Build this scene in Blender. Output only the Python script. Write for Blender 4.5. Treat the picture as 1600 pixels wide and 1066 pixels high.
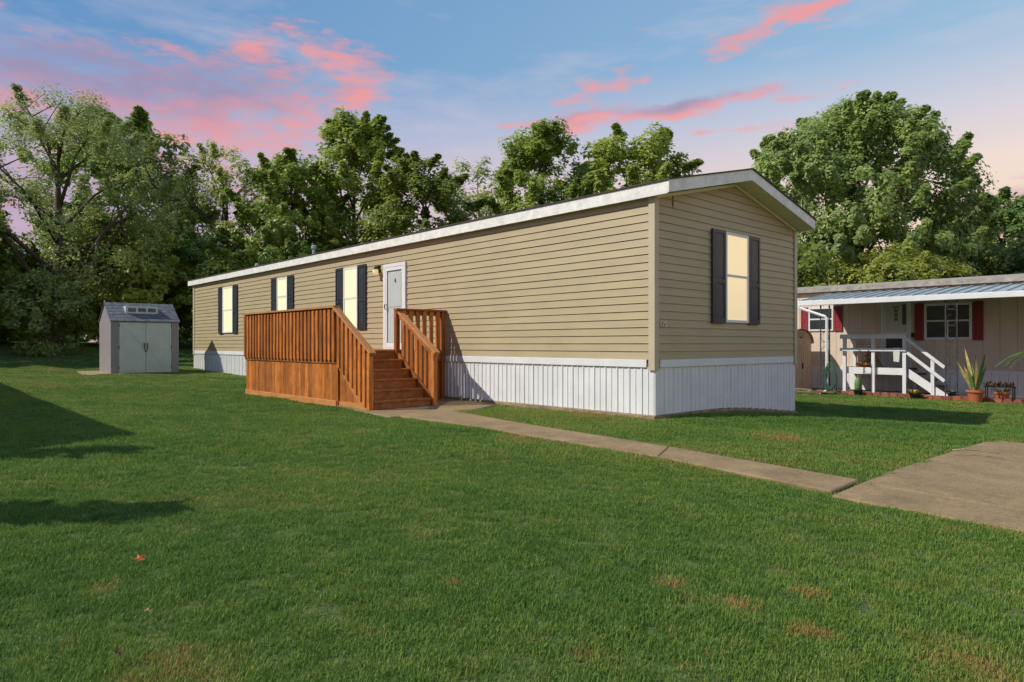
import bpy, bmesh, math, random
import numpy as np
from mathutils import Vector, Matrix
R_ = math.radians
scene = bpy.context.scene
for o in list(bpy.data.objects): bpy.data.objects.remove(o)
COL = scene.collection

# ------------------------------------------------------------------ camera
CAM = (-8.611, -6.221, 1.16)
YAW = R_(42.4)
FX, FY = math.sin(YAW), math.cos(YAW)
cd = bpy.data.cameras.new('camera'); cd.lens = 24; cd.sensor_width = 36
cd.clip_start = .05; cd.clip_end = 3000; cd.shift_y = 5/1600
cam = bpy.data.objects.new('camera', cd); COL.objects.link(cam)
cam.location = CAM; cam.rotation_euler = (R_(90), 0, -YAW)
scene.camera = cam

# ------------------------------------------------------------------ view
scene.render.engine = 'CYCLES'
scene.cycles.max_bounces = 8; scene.cycles.diffuse_bounces = 6; scene.cycles.glossy_bounces = 2; scene.cycles.transmission_bounces = 6
vs = scene.view_settings
vs.view_transform = 'Standard'; vs.look = 'None'; vs.gamma = 1; vs.use_curve_mapping = False
vs.exposure = 0.0

# ------------------------------------------------------------------ sun
SUN = Vector((-.9, .55, 1.0)).normalized()          # towards the sun
sd = bpy.data.lights.new('sun', 'SUN'); sd.energy = 4.5; sd.angle = R_(.53); sd.color = (1, .93, .80)
so = bpy.data.objects.new('sun', sd); COL.objects.link(so)
so.rotation_euler = SUN.to_track_quat('Z', 'Y').to_euler(); so.location = (-30, 20, 40)

# ------------------------------------------------------------------ world: dusk coloured sky with pink clouds
def srgb(r, g, b):
    f = lambda c: (c/255/12.92) if c <= 10.3 else ((c/255+.055)/1.055)**2.4
    return (f(r), f(g), f(b), 1)
W = bpy.data.worlds.new('World'); scene.world = W; W.use_nodes = True
nt = W.node_tree; nt.nodes.clear()
def N(t, **k):
    n = nt.nodes.new(t)
    for a, b in k.items(): setattr(n, a, b)
    return n
def setin(sock, v):
    if isinstance(v, bpy.types.NodeSocket): nt.links.new(v, sock)
    else: sock.default_value = v
def M_(op, a, b=None, c=None, clamp=False):
    n = N('ShaderNodeMath', operation=op); n.use_clamp = clamp
    setin(n.inputs[0], a)
    if b is not None: setin(n.inputs[1], b)
    if c is not None: setin(n.inputs[2], c)
    return n.outputs[0]
def ramp(fac, stops):
    n = N('ShaderNodeValToRGB'); cr = n.color_ramp
    while len(cr.elements) < len(stops): cr.elements.new(.5)
    for e, (p, c) in zip(cr.elements, stops): e.position = p; e.color = c
    nt.links.new(fac, n.inputs[0]); return n.outputs[0]
def mixc(f, a, b):
    n = N('ShaderNodeMix', data_type='RGBA'); setin(n.inputs[0], f); setin(n.inputs[6], a); setin(n.inputs[7], b)
    return n.outputs[2]
tc = N('ShaderNodeTexCoord'); sep = N('ShaderNodeSeparateXYZ'); nt.links.new(tc.outputs['Generated'], sep.inputs[0])
X, Y, Z = sep.outputs
fwd = M_('ADD', M_('MULTIPLY', X, FX), M_('MULTIPLY', Y, FY))
rgt = M_('ADD', M_('MULTIPLY', X, FY), M_('MULTIPLY', Y, -FX))
az = M_('ARCTAN2', rgt, fwd)
hor = M_('SQRT', M_('ADD', M_('MULTIPLY', fwd, fwd), M_('MULTIPLY', rgt, rgt)))
te = M_('DIVIDE', Z, M_('MAXIMUM', hor, .05))            # tangent of the elevation
zc = M_('MAXIMUM', Z, 0.0)
cool = ramp(zc, [(0, srgb(196, 158, 176)), (.13, srgb(186, 164, 192)), (.22, srgb(192, 178, 204)), (.29, srgb(156, 172, 209)), (.37, srgb(102, 149, 198)), (1, srgb(62, 114, 172))])
warm = ramp(zc, [(0, srgb(253, 212, 174)), (.13, srgb(254, 224, 190)), (.22, srgb(246, 226, 212)), (.29, srgb(212, 213, 224)), (.37, srgb(160, 195, 223)), (1, srgb(72, 124, 180))])
wf = M_('MULTIPLY_ADD', rgt, .80, .44, clamp=True)
base = mixc(wf, cool, warm)
comb = N('ShaderNodeCombineXYZ'); nt.links.new(az, comb.inputs[0]); nt.links.new(te, comb.inputs[1])
def noise(scale, vec, detail=5, rough=.55, sy=1.0, off=0):
    mp = N('ShaderNodeMapping'); mp.inputs['Scale'].default_value = (1, sy, 1); mp.inputs['Location'].default_value = (off, off*.7, off)
    nt.links.new(vec, mp.inputs[0])
    n = N('ShaderNodeTexNoise'); n.inputs['Scale'].default_value = scale; n.inputs['Detail'].default_value = detail; n.inputs['Roughness'].default_value = rough
    nt.links.new(mp.outputs[0], n.inputs['Vector']); return n.outputs[0]
n1 = noise(7, comb.outputs[0], 3, .6, 2.4)
n2 = noise(5, comb.outputs[0], 3, .6, 2.2, 3.7)
wa = M_('ADD', az, M_('MULTIPLY', M_('SUBTRACT', n1, .5), .16))
we = M_('ADD', te, M_('MULTIPLY', M_('SUBTRACT', n2, .5), .085))
#        az     te    ra    re   tilt  weight
blobs = [(-.64, .325, .13, .040, -.25, 1.0), (-.51, .315, .13, .050, .0, 1.0), (-.41, .325, .12, .048, .10, 1.0), (-.47, .36, .2, .03, .05, .55),
         (-.345, .400, .038, .020, -.2, .9), (-.262, .408, .055, .024, -.25, .9), (-.225, .360, .034, .032, .3, 1.0),
         (-.30, .335, .09, .009, 0, .6), (.235, .334, .12, .014, .05, 1.0), (.10, .325, .09, .013, .05, .95), (.135, .374, .055, .011, .2, .7),
         (.37, .432, .085, .015, .22, .95), (.46, .455, .08, .008, .30, .8), (.30, .300, .09, .007, .05, .55),
         (-.48, .235, .10, .022, 0, .75), (-.47, .165, .14, .045, 0, .8), (.66, .172, .16, .018, .02, .8), (-.75, .30, .12, .03, 0, .9),
         (.95, .33, .15, .018, .1, .8), (-1.4, .38, .3, .04, 0, .8), (2.2, .35, .35, .03, 0, .8), (-2.4, .3, .3, .03, 0, .8)]
wv = N('ShaderNodeCombineXYZ'); nt.links.new(wa, wv.inputs[0]); nt.links.new(we, wv.inputs[1])
def blob(a0, e0, ra, re, ti, w):
    mp = N('ShaderNodeMapping', vector_type='TEXTURE'); mp.inputs['Location'].default_value = (a0, e0, 0)
    mp.inputs['Rotation'].default_value = (0, 0, math.atan(ti)); mp.inputs['Scale'].default_value = (ra*2.1, re*2.1, 1)
    nt.links.new(wv.outputs[0], mp.inputs[0]); g = N('ShaderNodeTexGradient', gradient_type='SPHERICAL'); nt.links.new(mp.outputs[0], g.inputs[0])
    return M_('MULTIPLY', g.outputs['Fac'], w)
def union(bl):
    d = None
    for q in bl:
        g = blob(*q); d = g if d is None else M_('MAXIMUM', d, g)
    return d
dens = union(blobs)
mauve = union([(-.66, .345, .12, .030, -.25, 1.0), (-.53, .338, .12, .034, 0, 1.0), (-.41, .352, .11, .026, .1, 1.0), (-.47, .17, .16, .05, 0, 1.0), (.25, .345, .09, .010, .05, .9), (.11, .335, .06, .008, .05, .6), (.70, .185, .12, .012, 0, .8)])
fine = noise(16, comb.outputs[0], 5, .65, 3.0, 9.1)
cd_ = M_('SUBTRACT', M_('ADD', dens, M_('MULTIPLY', M_('SUBTRACT', fine, .5), 1.9)), .22)
mr = N('ShaderNodeMapRange'); mr.interpolation_type = 'SMOOTHSTEP'; nt.links.new(cd_, mr.inputs[0])
mr.inputs[1].default_value = .0; mr.inputs[2].default_value = .74; mr.inputs[4].default_value = .84
cover = M_('MULTIPLY', mr.outputs[0], M_('GREATER_THAN', Z, 0.0))
pk = M_('SUBTRACT', M_('ADD', M_('ADD', M_('MULTIPLY', n1, .8), M_('MULTIPLY', fine, .9)), .30), M_('MULTIPLY', mauve, 1.5), clamp=True)
ccol = mixc(pk, srgb(162, 146, 178), srgb(246, 156, 152))
veil = M_('MULTIPLY', M_('SUBTRACT', noise(4.5, comb.outputs[0], 4, .62, 3.5, 21), .50, clamp=True), 1.3)
base2 = mixc(M_('MULTIPLY', veil, M_('GREATER_THAN', Z, 0.0)), base, srgb(226, 208, 220))
skyc = mixc(cover, base2, ccol)
below = mixc(M_('LESS_THAN', Z, 0.0), skyc, srgb(120, 122, 110))
bg = N('ShaderNodeBackground'); nt.links.new(below, bg.inputs[0]); bg.inputs[1].default_value = 1.0
W.cycles.sampling_method = 'MANUAL'; W.cycles.sample_map_resolution = 256
wo = N('ShaderNodeOutputWorld'); nt.links.new(bg.outputs[0], wo.inputs[0])

# ------------------------------------------------------------------ helpers
class MB:
    def __init__(s): s.v = []; s.f = []
    def add(s, vs, fs):
        b = len(s.v); s.v += [tuple(v) for v in vs]; s.f += [tuple(i+b for i in f) for f in fs]; return s
    def box(s, x0, x1, y0, y1, z0, z1, fn=None):
        p = [(x, y, z) for z in (z0, z1) for x, y in ((x0, y0), (x1, y0), (x1, y1), (x0, y1))]
        if fn: p = [fn(*q) for q in p]
        return s.add(p, [(0,3,2,1), (4,5,6,7), (0,1,5,4), (1,2,6,5), (2,3,7,6), (3,0,4,7)])
    def loft(s, a, b):
        n = len(a)
        return s.add(list(a)+list(b), [tuple(range(n))[::-1], tuple(range(n, 2*n))] + [(i, (i+1) % n, n+(i+1) % n, n+i) for i in range(n)])
    def bar(s, p, q, w, h, up=(0,0,1)):
        p, q = Vector(p), Vector(q); d = (q-p).normalized(); sd = d.cross(Vector(up))
        if sd.length < 1e-4: sd = d.cross(Vector((1,0,0)))
        sd.normalize(); u = sd.cross(d).normalized()
        c = [sd*(w/2)*i + u*(h/2)*j for i, j in ((-1,-1), (1,-1), (1,1), (-1,1))]
        return s.loft([p+k for k in c], [q+k for k in c])
    def tube(s, pts, rad, n=8):
        pts = [Vector(p) for p in pts]
        if not hasattr(rad, '__len__'): rad = [rad]*len(pts)
        base = len(s.v); prev = None
        for i, p in enumerate(pts):
            d = (pts[min(i+1, len(pts)-1)] - pts[max(i-1, 0)]).normalized()
            a = prev if prev is not None else (Vector((1,0,0)) if abs(d.x) < .9 else Vector((0,1,0)))
            a = (a - d*a.dot(d)).normalized(); prev = a; b = d.cross(a)
            for k in range(n):
                t = 2*math.pi*k/n; s.v.append(tuple(p + (a*math.cos(t) + b*math.sin(t))*rad[i]))
        for i in range(len(pts)-1):
            for k in range(n):
                s.f.append((base+i*n+k, base+i*n+(k+1) % n, base+(i+1)*n+(k+1) % n, base+(i+1)*n+k))
        s.f.append(tuple(base+k for k in range(n))[::-1]); s.f.append(tuple(base+(len(pts)-1)*n+k for k in range(n)))
        return s
    def lathe(s, prof, n=16, c=(0,0,0)):
        base = len(s.v)
        for r, z in prof:
            for k in range(n):
                t = 2*math.pi*k/n; s.v.append((c[0]+r*math.cos(t), c[1]+r*math.sin(t), c[2]+z))
        for i in range(len(prof)-1):
            for k in range(n):
                s.f.append((base+i*n+k, base+i*n+(k+1) % n, base+(i+1)*n+(k+1) % n, base+(i+1)*n+k))
        s.f.append(tuple(base+k for k in range(n))[::-1]); s.f.append(tuple(base+(len(prof)-1)*n+k for k in range(n)))
        return s
    def mesh(s, name, mat, smooth=False):
        me = bpy.data.meshes.new(name); me.from_pydata(s.v, [], s.f)
        bm = bmesh.new(); bm.from_mesh(me); bmesh.ops.recalc_face_normals(bm, faces=bm.faces); bm.to_mesh(me); bm.free()
        if smooth: me.polygons.foreach_set('use_smooth', [True]*len(me.polygons))
        me.materials.append(mat); return me
    def build(s, name, mat, parent=None, loc=(0,0,0), smooth=False, bevel=0):
        return put(name, s.mesh(name, mat, smooth), parent, loc, bevel)
def put(name, me, parent=None, loc=(0,0,0), bevel=0, rz=0):
    o = bpy.data.objects.new(name, me); COL.objects.link(o); o.parent = parent; o.location = loc; o.rotation_euler.z = rz
    if bevel:
        m = o.modifiers.new('bevel', 'BEVEL'); m.width = bevel; m.segments = 1; m.limit_method = 'ANGLE'
    return o
def tag(o, label=None, cat=None, group=None, kind=None):
    for k, v in (('label', label), ('category', cat), ('group', group), ('kind', kind)):
        if v: o[k] = v
    return o
def thing(name, label, cat, loc=(0,0,0), rz=0, group=None):
    o = bpy.data.objects.new(name, None); COL.objects.link(o); o.location = loc; o.rotation_euler.z = rz
    o.empty_display_size = .1
    return tag(o, label, cat, group)
def text_mesh(body, size, depth, mat, name):
    c = bpy.data.curves.new(name, 'FONT'); c.body = body; c.size = size; c.extrude = depth; c.align_x = 'CENTER'
    o = bpy.data.objects.new('tmp', c); COL.objects.link(o)
    dg = bpy.context.evaluated_depsgraph_get(); dg.update()
    me = bpy.data.meshes.new_from_object(o.evaluated_get(dg)); bpy.data.objects.remove(o)
    me.materials.clear(); me.materials.append(mat); me.name = name; return me

# ------------------------------------------------------------------ materials
def mat(name, col, rough=.6, var=.12, scale=6, bump=0, bscale=40, stretch=(1,1,1), metal=0, spec=.5, col2=None, emis=None, estr=0, obj_random=0):
    m = bpy.data.materials.new(name); m.use_nodes = True; t = m.node_tree; p = t.nodes['Principled BSDF']
    p.inputs['Roughness'].default_value = rough; p.inputs['Metallic'].default_value = metal; p.inputs['Specular IOR Level'].default_value = spec
    g = t.nodes.new('ShaderNodeTexCoord'); mp = t.nodes.new('ShaderNodeMapping'); mp.inputs['Scale'].default_value = stretch
    geo = t.nodes.new('ShaderNodeNewGeometry'); t.links.new(geo.outputs['Position'], mp.inputs[0])
    nz = t.nodes.new('ShaderNodeTexNoise'); nz.inputs['Scale'].default_value = scale; nz.inputs['Detail'].default_value = 7; nz.inputs['Roughness'].default_value = .62
    t.links.new(mp.outputs[0], nz.inputs['Vector'])
    c = Vector(col[:3]); d = Vector(col2[:3]) if col2 else c*(1-2*var)
    cr = t.nodes.new('ShaderNodeValToRGB'); cr.color_ramp.elements[0].position = .32; cr.color_ramp.elements[1].position = .68
    cr.color_ramp.elements[0].color = (*d, 1); cr.color_ramp.elements[1].color = (*(c*(1+(0 if col2 else var*.6))), 1)
    t.links.new(nz.outputs[0], cr.inputs[0]); out = cr.outputs[0]
    if obj_random:
        oi = t.nodes.new('ShaderNodeObjectInfo'); hs = t.nodes.new('ShaderNodeHueSaturation')
        mr = t.nodes.new('ShaderNodeMapRange'); mr.inputs[3].default_value = 1-obj_random; mr.inputs[4].default_value = 1+obj_random
        t.links.new(oi.outputs['Random'], mr.inputs[0]); t.links.new(mr.outputs[0], hs.inputs['Value']); t.links.new(out, hs.inputs['Color']); out = hs.outputs[0]
    t.links.new(out, p.inputs['Base Color'])
    if bump:
        n2 = t.nodes.new('ShaderNodeTexNoise'); n2.inputs['Scale'].default_value = bscale; n2.inputs['Detail'].default_value = 5
        t.links.new(mp.outputs[0], n2.inputs['Vector'])
        b = t.nodes.new('ShaderNodeBump'); b.inputs['Strength'].default_value = bump; b.inputs['Distance'].default_value = .01
        t.links.new(n2.outputs[0], b.inputs['Height']); t.links.new(b.outputs[0], p.inputs['Normal'])
    if emis: p.inputs['Emission Color'].default_value = (*emis[:3], 1); p.inputs['Emission Strength'].default_value = estr
    return m
MAT = {}
MAT['vinyl'] = mat('beige_vinyl', (.43, .352, .212), .48, .05, 1.2, .10, 120, (1, 1, 3), obj_random=.025)
MAT['trim'] = mat('beige_trim', (.52, .45, .32), .5, .04, 3)
MAT['white'] = mat('white_vinyl', (.74, .75, .76), .45, .05, 2.5, obj_random=.02)
MAT['fascia'] = mat('fascia_paint', (.84, .84, .80), .55, .10, 7, .15, 30)
MAT['soffit'] = mat('cream_soffit', (.80, .74, .52), .5, .04, 3)
MAT['shingle'] = mat('dark_shingle', (.075, .07, .062), .9, .3, 25, .6, 80)
MAT['timber'] = mat('weathered_timber', (.36, .27, .165), .85, .25, 6, .4, 40, (1, 1, 4))
MAT['navy'] = mat('dark_shutter', (.032, .040, .052), .45, .2, 8, .1, 60)
MAT['pane'] = mat('lit_pane', (.62, .56, .45), .12, .01, 1, emis=srgb(255, 226, 170), estr=.66)
MAT['door'] = mat('pale_door', (.50, .55, .54), .4, .04, 3)
MAT['black'] = mat('black_metal', (.012, .012, .013), .4, .1, 8)
MAT['wood'] = mat('stained_wood', (.56, .185, .030), .6, .2, 5, .35, 30, (3, 3, .35), col2=(.27, .078, .012), obj_random=.32)
MAT['woodh'] = mat('stained_wood_flat', (.44, .150, .030), .62, .2, 5, .35, 30, (2, .5, 3), col2=(.24, .070, .012), obj_random=.14)
MAT['woodc'] = mat('worn_rail_wood', (.54, .25, .085), .7, .2, 6, .35, 30, (2, .6, 2), col2=(.38, .15, .042), obj_random=.1)
MAT['shed_wall'] = mat('grey_resin', (.29, .26, .275), .55, .06, 4)
MAT['shed_door'] = mat('sage_resin', (.52, .575, .545), .5, .05, 3)
MAT['shed_roof'] = mat('slate_resin', (.15, .165, .19), .7, .35, 9, .5, 30, (1, 1, 4), obj_random=.12)
MAT['concrete'] = mat('tan_concrete', (.31, .215, .112), .9, .16, 2.2, .5, 70, col2=(.20, .137, .068))
MAT['dirt'] = mat('bare_dirt', (.34, .25, .15), .95, .2, 8, .6, 30)
MAT['nb_wall'] = mat('tan_panel', (.66, .545, .445), .6, .04, 2, obj_random=.02)
MAT['nb_roof'] = mat('weathered_roof', (.36, .33, .29), .8, .2, 5)
MAT['awning'] = mat('awning_metal', (.42, .47, .49), .45, .08, 4, metal=.3)
MAT['red'] = mat('red_shutter', (.27, .022, .030), .5, .08, 6)
MAT['glass'] = mat('window_glass', (.045, .055, .06), .06, .2, 2, spec=.8)
MAT['brick'] = mat('red_brick', (.33, .095, .06), .9, .2, 20, .4, 60, obj_random=.25)
MAT['terra'] = mat('terracotta', (.46, .13, .05), .75, .1, 10)
MAT['iron'] = mat('iron', (.05, .045, .042), .6, .2, 10)
MAT['mulch'] = mat('mulch', (.12, .075, .05), .95, .3, 25, .8, 60)
MAT['tan_shed'] = mat('tan_metal', (.58, .43, .32), .55, .08, 4)
MAT['hose'] = mat('green_hose', (.035, .13, .06), .45, .1, 10)
MAT['orange'] = mat('pumpkin_skin', (.55, .16, .02), .5, .15, 10)
MAT['redflower'] = mat('red_petals', (.50, .03, .02), .7, .2, 20)
MAT['dullred'] = mat('dull_red_leaf', (.20, .06, .045), .7, .3, 20, col2=(.08, .09, .035))
MAT['cloth'] = mat('pale_cloth', (.6, .62, .56), .9, .06, 12)
MAT['pipe'] = mat('vent_metal', (.38, .45, .50), .45, .1, 8)
MAT['bark'] = mat('bark', (.13, .10, .075), .95, .3, 5, .8, 18, (3, 3, .6))
MAT['leaf_o'] = mat('orange_leaf', (.62, .13, .02), .7, .2, 40)
MAT['leaf_r'] = mat('maroon_leaf', (.10, .012, .012), .6, .2, 40)
MAT['leaf_t'] = mat('tan_leaf', (.42, .24, .10), .8, .2, 40)
MAT['yellowplant'] = mat('yellowing_leaf', (.46, .36, .11), .6, .25, 12)
MAT['greenplant'] = mat('green_leaf', (.13, .24, .06), .6, .25, 12)
MAT['lamp'] = mat('lamp_glass', (.7, .66, .5), .2, .05, 5, emis=srgb(255, 225, 150), estr=.5)

def speckle(m, scale, lo, hi):
    t = m.node_tree; p = t.nodes['Principled BSDF']; src = p.inputs['Base Color'].links[0].from_socket
    geo = t.nodes.new('ShaderNodeNewGeometry'); n = t.nodes.new('ShaderNodeTexNoise'); n.inputs['Scale'].default_value = scale; n.inputs['Detail'].default_value = 3; n.inputs['Roughness'].default_value = .8
    t.links.new(geo.outputs['Position'], n.inputs['Vector']); mr = t.nodes.new('ShaderNodeMapRange'); mr.inputs[1].default_value = .3; mr.inputs[2].default_value = .7; mr.inputs[3].default_value = lo; mr.inputs[4].default_value = hi
    t.links.new(n.outputs[0], mr.inputs[0]); hs = t.nodes.new('ShaderNodeHueSaturation'); t.links.new(mr.outputs[0], hs.inputs['Value']); t.links.new(src, hs.inputs['Color']); t.links.new(hs.outputs[0], p.inputs['Base Color'])
speckle(MAT['concrete'], 45, .72, 1.25); speckle(MAT['concrete'], 9, .86, 1.12); speckle(MAT['fascia'], 3, .9, 1.06); speckle(MAT['timber'], 30, .6, 1.2); speckle(MAT['wood'], 5, .78, 1.2); speckle(MAT['woodh'], 4, .78, 1.2)
def leaf_mat(name, dark, light, trans=.35):
    m = bpy.data.materials.new(name); m.use_nodes = True; t = m.node_tree; p = t.nodes['Principled BSDF']
    at = t.nodes.new('ShaderNodeAttribute'); at.attribute_name = 'tone'
    cr = t.nodes.new('ShaderNodeValToRGB'); cr.color_ramp.elements[0].color = (*dark, 1); cr.color_ramp.elements[1].color = (*light, 1)
    t.links.new(at.outputs['Fac'], cr.inputs[0])
    oi = t.nodes.new('ShaderNodeObjectInfo'); hs = t.nodes.new('ShaderNodeHueSaturation'); mr = t.nodes.new('ShaderNodeMapRange'); mr.inputs[3].default_value = .485; mr.inputs[4].default_value = .512
    m2 = t.nodes.new('ShaderNodeMapRange'); m2.inputs[3].default_value = 1.12; m2.inputs[4].default_value = .88
    t.links.new(oi.outputs['Random'], mr.inputs[0]); t.links.new(mr.outputs[0], hs.inputs['Hue']); t.links.new(oi.outputs['Random'], m2.inputs[0]); t.links.new(m2.outputs[0], hs.inputs['Value']); t.links.new(cr.outputs[0], hs.inputs['Color'])
    cr = hs; t.links.new(cr.outputs[0], p.inputs['Base Color'])
    p.inputs['Roughness'].default_value = .45; p.inputs['Specular IOR Level'].default_value = .5
    tr = t.nodes.new('ShaderNodeBsdfTranslucent'); mx = t.nodes.new('ShaderNodeMixShader'); mx.inputs[0].default_value = trans
    t.links.new(cr.outputs[0], tr.inputs[0]); t.links.new(p.outputs[0], mx.inputs[1]); t.links.new(tr.outputs[0], mx.inputs[2])
    t.links.new(mx.outputs[0], t.nodes['Material Output'].inputs[0]); return m
MAT['leaf_mid'] = leaf_mat('mid_green_foliage', (0.16, 0.26, 0.04), (0.45, 0.54, 0.11), .5)
MAT['leaf_dark'] = leaf_mat('dark_green_foliage', (0.12, 0.22, 0.05), (0.33, 0.46, 0.11), .5)
MAT['leaf_yel'] = leaf_mat('yellow_green_foliage', (.17, .235, .035), (.40, .43, .08), .45)
MAT['leaf_wil'] = leaf_mat('grey_green_foliage', (0.25, 0.32, 0.085), (0.54, 0.6, 0.2), .5)
MAT['leaf_map'] = leaf_mat('maple_foliage', (0.14, 0.25, 0.07), (0.42, 0.54, 0.16), .5)

# ------------------------------------------------------------------ terrain
def ss(a, b, t):
    t = np.clip((np.asarray(t, float)-a)/(b-a), 0, 1); return t*t*(3-2*t)
def gz(x, y):
    x = np.asarray(x, float); y = np.asarray(y, float)
    t = -(x*FX + y*FY)
    return (-.3*ss(1.5, 6, x)*(1-ss(14, 40, y)) + .16*ss(9, 20, y)*(1-ss(4, 20, x)) + 1.1*ss(17, 42, y)*(1-ss(5, 30, x)) - .24*ss(1, 10, t))
def gzb(x, y): return gz(x, y) + .012*np.sin(x*1.3+.5)*np.cos(y*1.1) + .008*np.sin(x*2.7+y*1.9)
def axis(c):
    near = np.arange(-30, 50.01, .5); far = np.array([60, 80, 110, 160, 240, 400, 700, 1200.])
    return np.concatenate([-far[::-1]-0, near, far])
ax = axis(0); ay = axis(0)
gx, gy = np.meshgrid(ax, ay, indexing='xy'); gzz = gzb(gx, gy)
vv = np.stack([gx, gy, gzz], -1).reshape(-1, 3); nx, ny = len(ax), len(ay)
ff = [(j*nx+i, j*nx+i+1, (j+1)*nx+i+1, (j+1)*nx+i) for j in range(ny-1) for i in range(nx-1)]
me = bpy.data.meshes.new('ground'); me.from_pydata(vv.tolist(), [], ff); me.polygons.foreach_set('use_smooth', [True]*len(ff))
MAT['soil'] = mat('lawn_soil', (.10, .125, .03), .95, .3, 14, .7, 60, col2=(.045, .075, .018))
me.materials.append(MAT['soil']); ground = put('ground', me); tag(ground, kind='structure')

def slab(name, poly, z, thick, m, kind='structure', follow=True, bevel=.012):
    mb = MB(); top = [(x, y, (float(gz(x, y)) if follow else 0)+z) for x, y in poly]
    mb.loft([(x, y, h-thick) for x, y, h in top], top); o = mb.build(name, m, bevel=bevel)
    if kind: tag(o, kind=kind)
    return o
WALK = [(-2.68, 2.9), (-2.64, 1.0), (-2.70, -2.0), (-2.82, -3.82), (-2.24, -3.82), (-2.12, -1.74), (-1.92, 1.0), (-1.55, 2.9)]
slab('walkway', WALK[0:1]+WALK[1:3]+WALK[5:7]+WALK[7:], .035, .15, MAT['concrete'])
slab('walkway', [WALK[2], WALK[3], WALK[4], WALK[5]], .033, .15, MAT['concrete'])
PAD = [(-2.85, 2.91), (-1.2, 2.91), (.0, 3.55), (.0, 5.3), (-2.5, 5.3), (-2.72, 4.0)]
slab('concrete_pad', PAD, .03, .15, MAT['concrete'])
DRV = [[(-2.93, -3.86), (-2.93, -9), (-2.36, -9), (-2.30, -3.86)], [(-2.285, -3.86), (-2.345, -9), (1.28, -9), (1.22, -4.15), (.95, -4.02), (0, -3.95), (-1.6, -3.86)],
       [(-2.93, -9.015), (-2.93, -20), (-2.36, -20), (-2.36, -9.015)], [(-2.345, -9.015), (-2.345, -20), (1.28, -20), (1.28, -9.015)]]
for d in DRV: slab('driveway', d, .02, .15, MAT['concrete'])
slab('shed_pad', [(-4.1, 18.9), (-3.15, 18.75), (-1.0, 18.95), (-1.0, 20.8), (-3.9, 20.8)], .02, .1, MAT['dirt'])
slab('flower_bed', [(11.8, -8), (13.98, -8), (13.98, 3.1), (11.8, 3.1)], .03, .1, MAT['mulch'], bevel=0)

# ------------------------------------------------------------------ the mobile home
WID, LEN = 4.67, 21.2
Z0, Z1 = .925, 3.42                      # siding bottom and wall top
SL = .232
home = thing('mobile_home', 'long beige vinyl sided mobile home with dark shutters and white skirting', 'mobile home')
core = MB(); core.box(.012, WID-.012, .012, LEN-.012, .25, Z1)
core.loft([(.012, .012, Z1), (WID-.012, .012, Z1), (WID/2, .012, Z1+WID/2*SL)], [(.012, LEN-.012, Z1), (WID-.012, LEN-.012, Z1), (WID/2, LEN-.012, Z1+WID/2*SL)])
core.build('wall', MAT['vinyl'], home)
NC = 20; CH = (Z1-Z0)/NC
for x0, sgn in ((0, -1), (WID, 1)):       # long sides
    mb = MB(); pr = [(x0+sgn*.004, 0), (x0+sgn*.004, CH+.004), (x0+sgn*.008, CH+.004), (x0+sgn*.022, .016), (x0+sgn*.025, 0)]
    mb.loft([(a, .05, b) for a, b in pr], [(a, LEN-.05, b) for a, b in pr]); bm_ = mb.mesh('siding_board', MAT['vinyl'])
    if sgn > 0:
        for k in range(NC): put('siding_board', bm_, home, (0, 0, Z0+k*CH))
        continue
    jr = random.Random(3)
    for k in range(NC):
        a = .05; first = jr.choice((1.4, 2.2, 2.9, 3.7)) if k % 2 else jr.choice((1.0, 1.9, 3.3))
        while a < LEN-.06:
            b = min(a+(first if a < .06 else 3.75), LEN-.05)
            if LEN-.05-b < .3: b = LEN-.05
            mb = MB(); e = .0018 if b < LEN-.06 else 0; mb.loft([(x-.0016*((a > .06)), a-(.02 if a > .06 else 0), z) for x, z in pr], [(x-.0004, b, z) for x, z in pr]); o = mb.build('siding_board', MAT['vinyl'], home, (0, 0, Z0+k*CH)); a = b
def rake_x(z): return max(.055, (z-Z1)/SL)
for y0, sgn in ((0, -1), (LEN, 1)):       # gable ends
    k = 0
    while True:
        z = Z0+k*CH; zt = z+CH+.004; k += 1
        if z > Z1+WID/2*SL-.08: break
        zt = min(zt, Z1+WID/2*SL-.03)
        a0, a1 = rake_x(z), rake_x(zt)
        mb = MB(); q = lambda x, n, zz: (x, y0+sgn*n, zz)
        mb.loft([q(a0, .004, z), q(a1, .004, zt), q(a1, .008, zt), q(a0, .022, z+.016), q(a0, .025, z)],
                [q(WID-a0, .004, z), q(WID-a1, .004, zt), q(WID-a1, .008, zt), q(WID-a0, .022, z+.016), q(WID-a0, .025, z)])
        mb.build('siding_board', MAT['vinyl'], home)
mb = MB(); mb.box(.46, .468, -.0315, -.018, 3.30, 3.54); mb.build('siding_joint', MAT['black'], home)
for cx, cy in ((0, 0), (WID, 0), (0, LEN), (WID, LEN)):
    sx = -1 if cx == 0 else 1; sy = -1 if cy == 0 else 1
    mb = MB(); a = cx+sx*.036; b = cy+sy*.036
    mb.box(min(a, a-sx*.012), max(a, a-sx*.012), min(b, b-sy*.115), max(b, b-sy*.115), .76, Z1)
    mb.box(min(a-sx*.0121, a-sx*.115), max(a-sx*.0121, a-sx*.115), min(b, b-sy*.012), max(b, b-sy*.012), .76, Z1)
    mb.build('corner_post', MAT['trim'], home)
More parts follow.
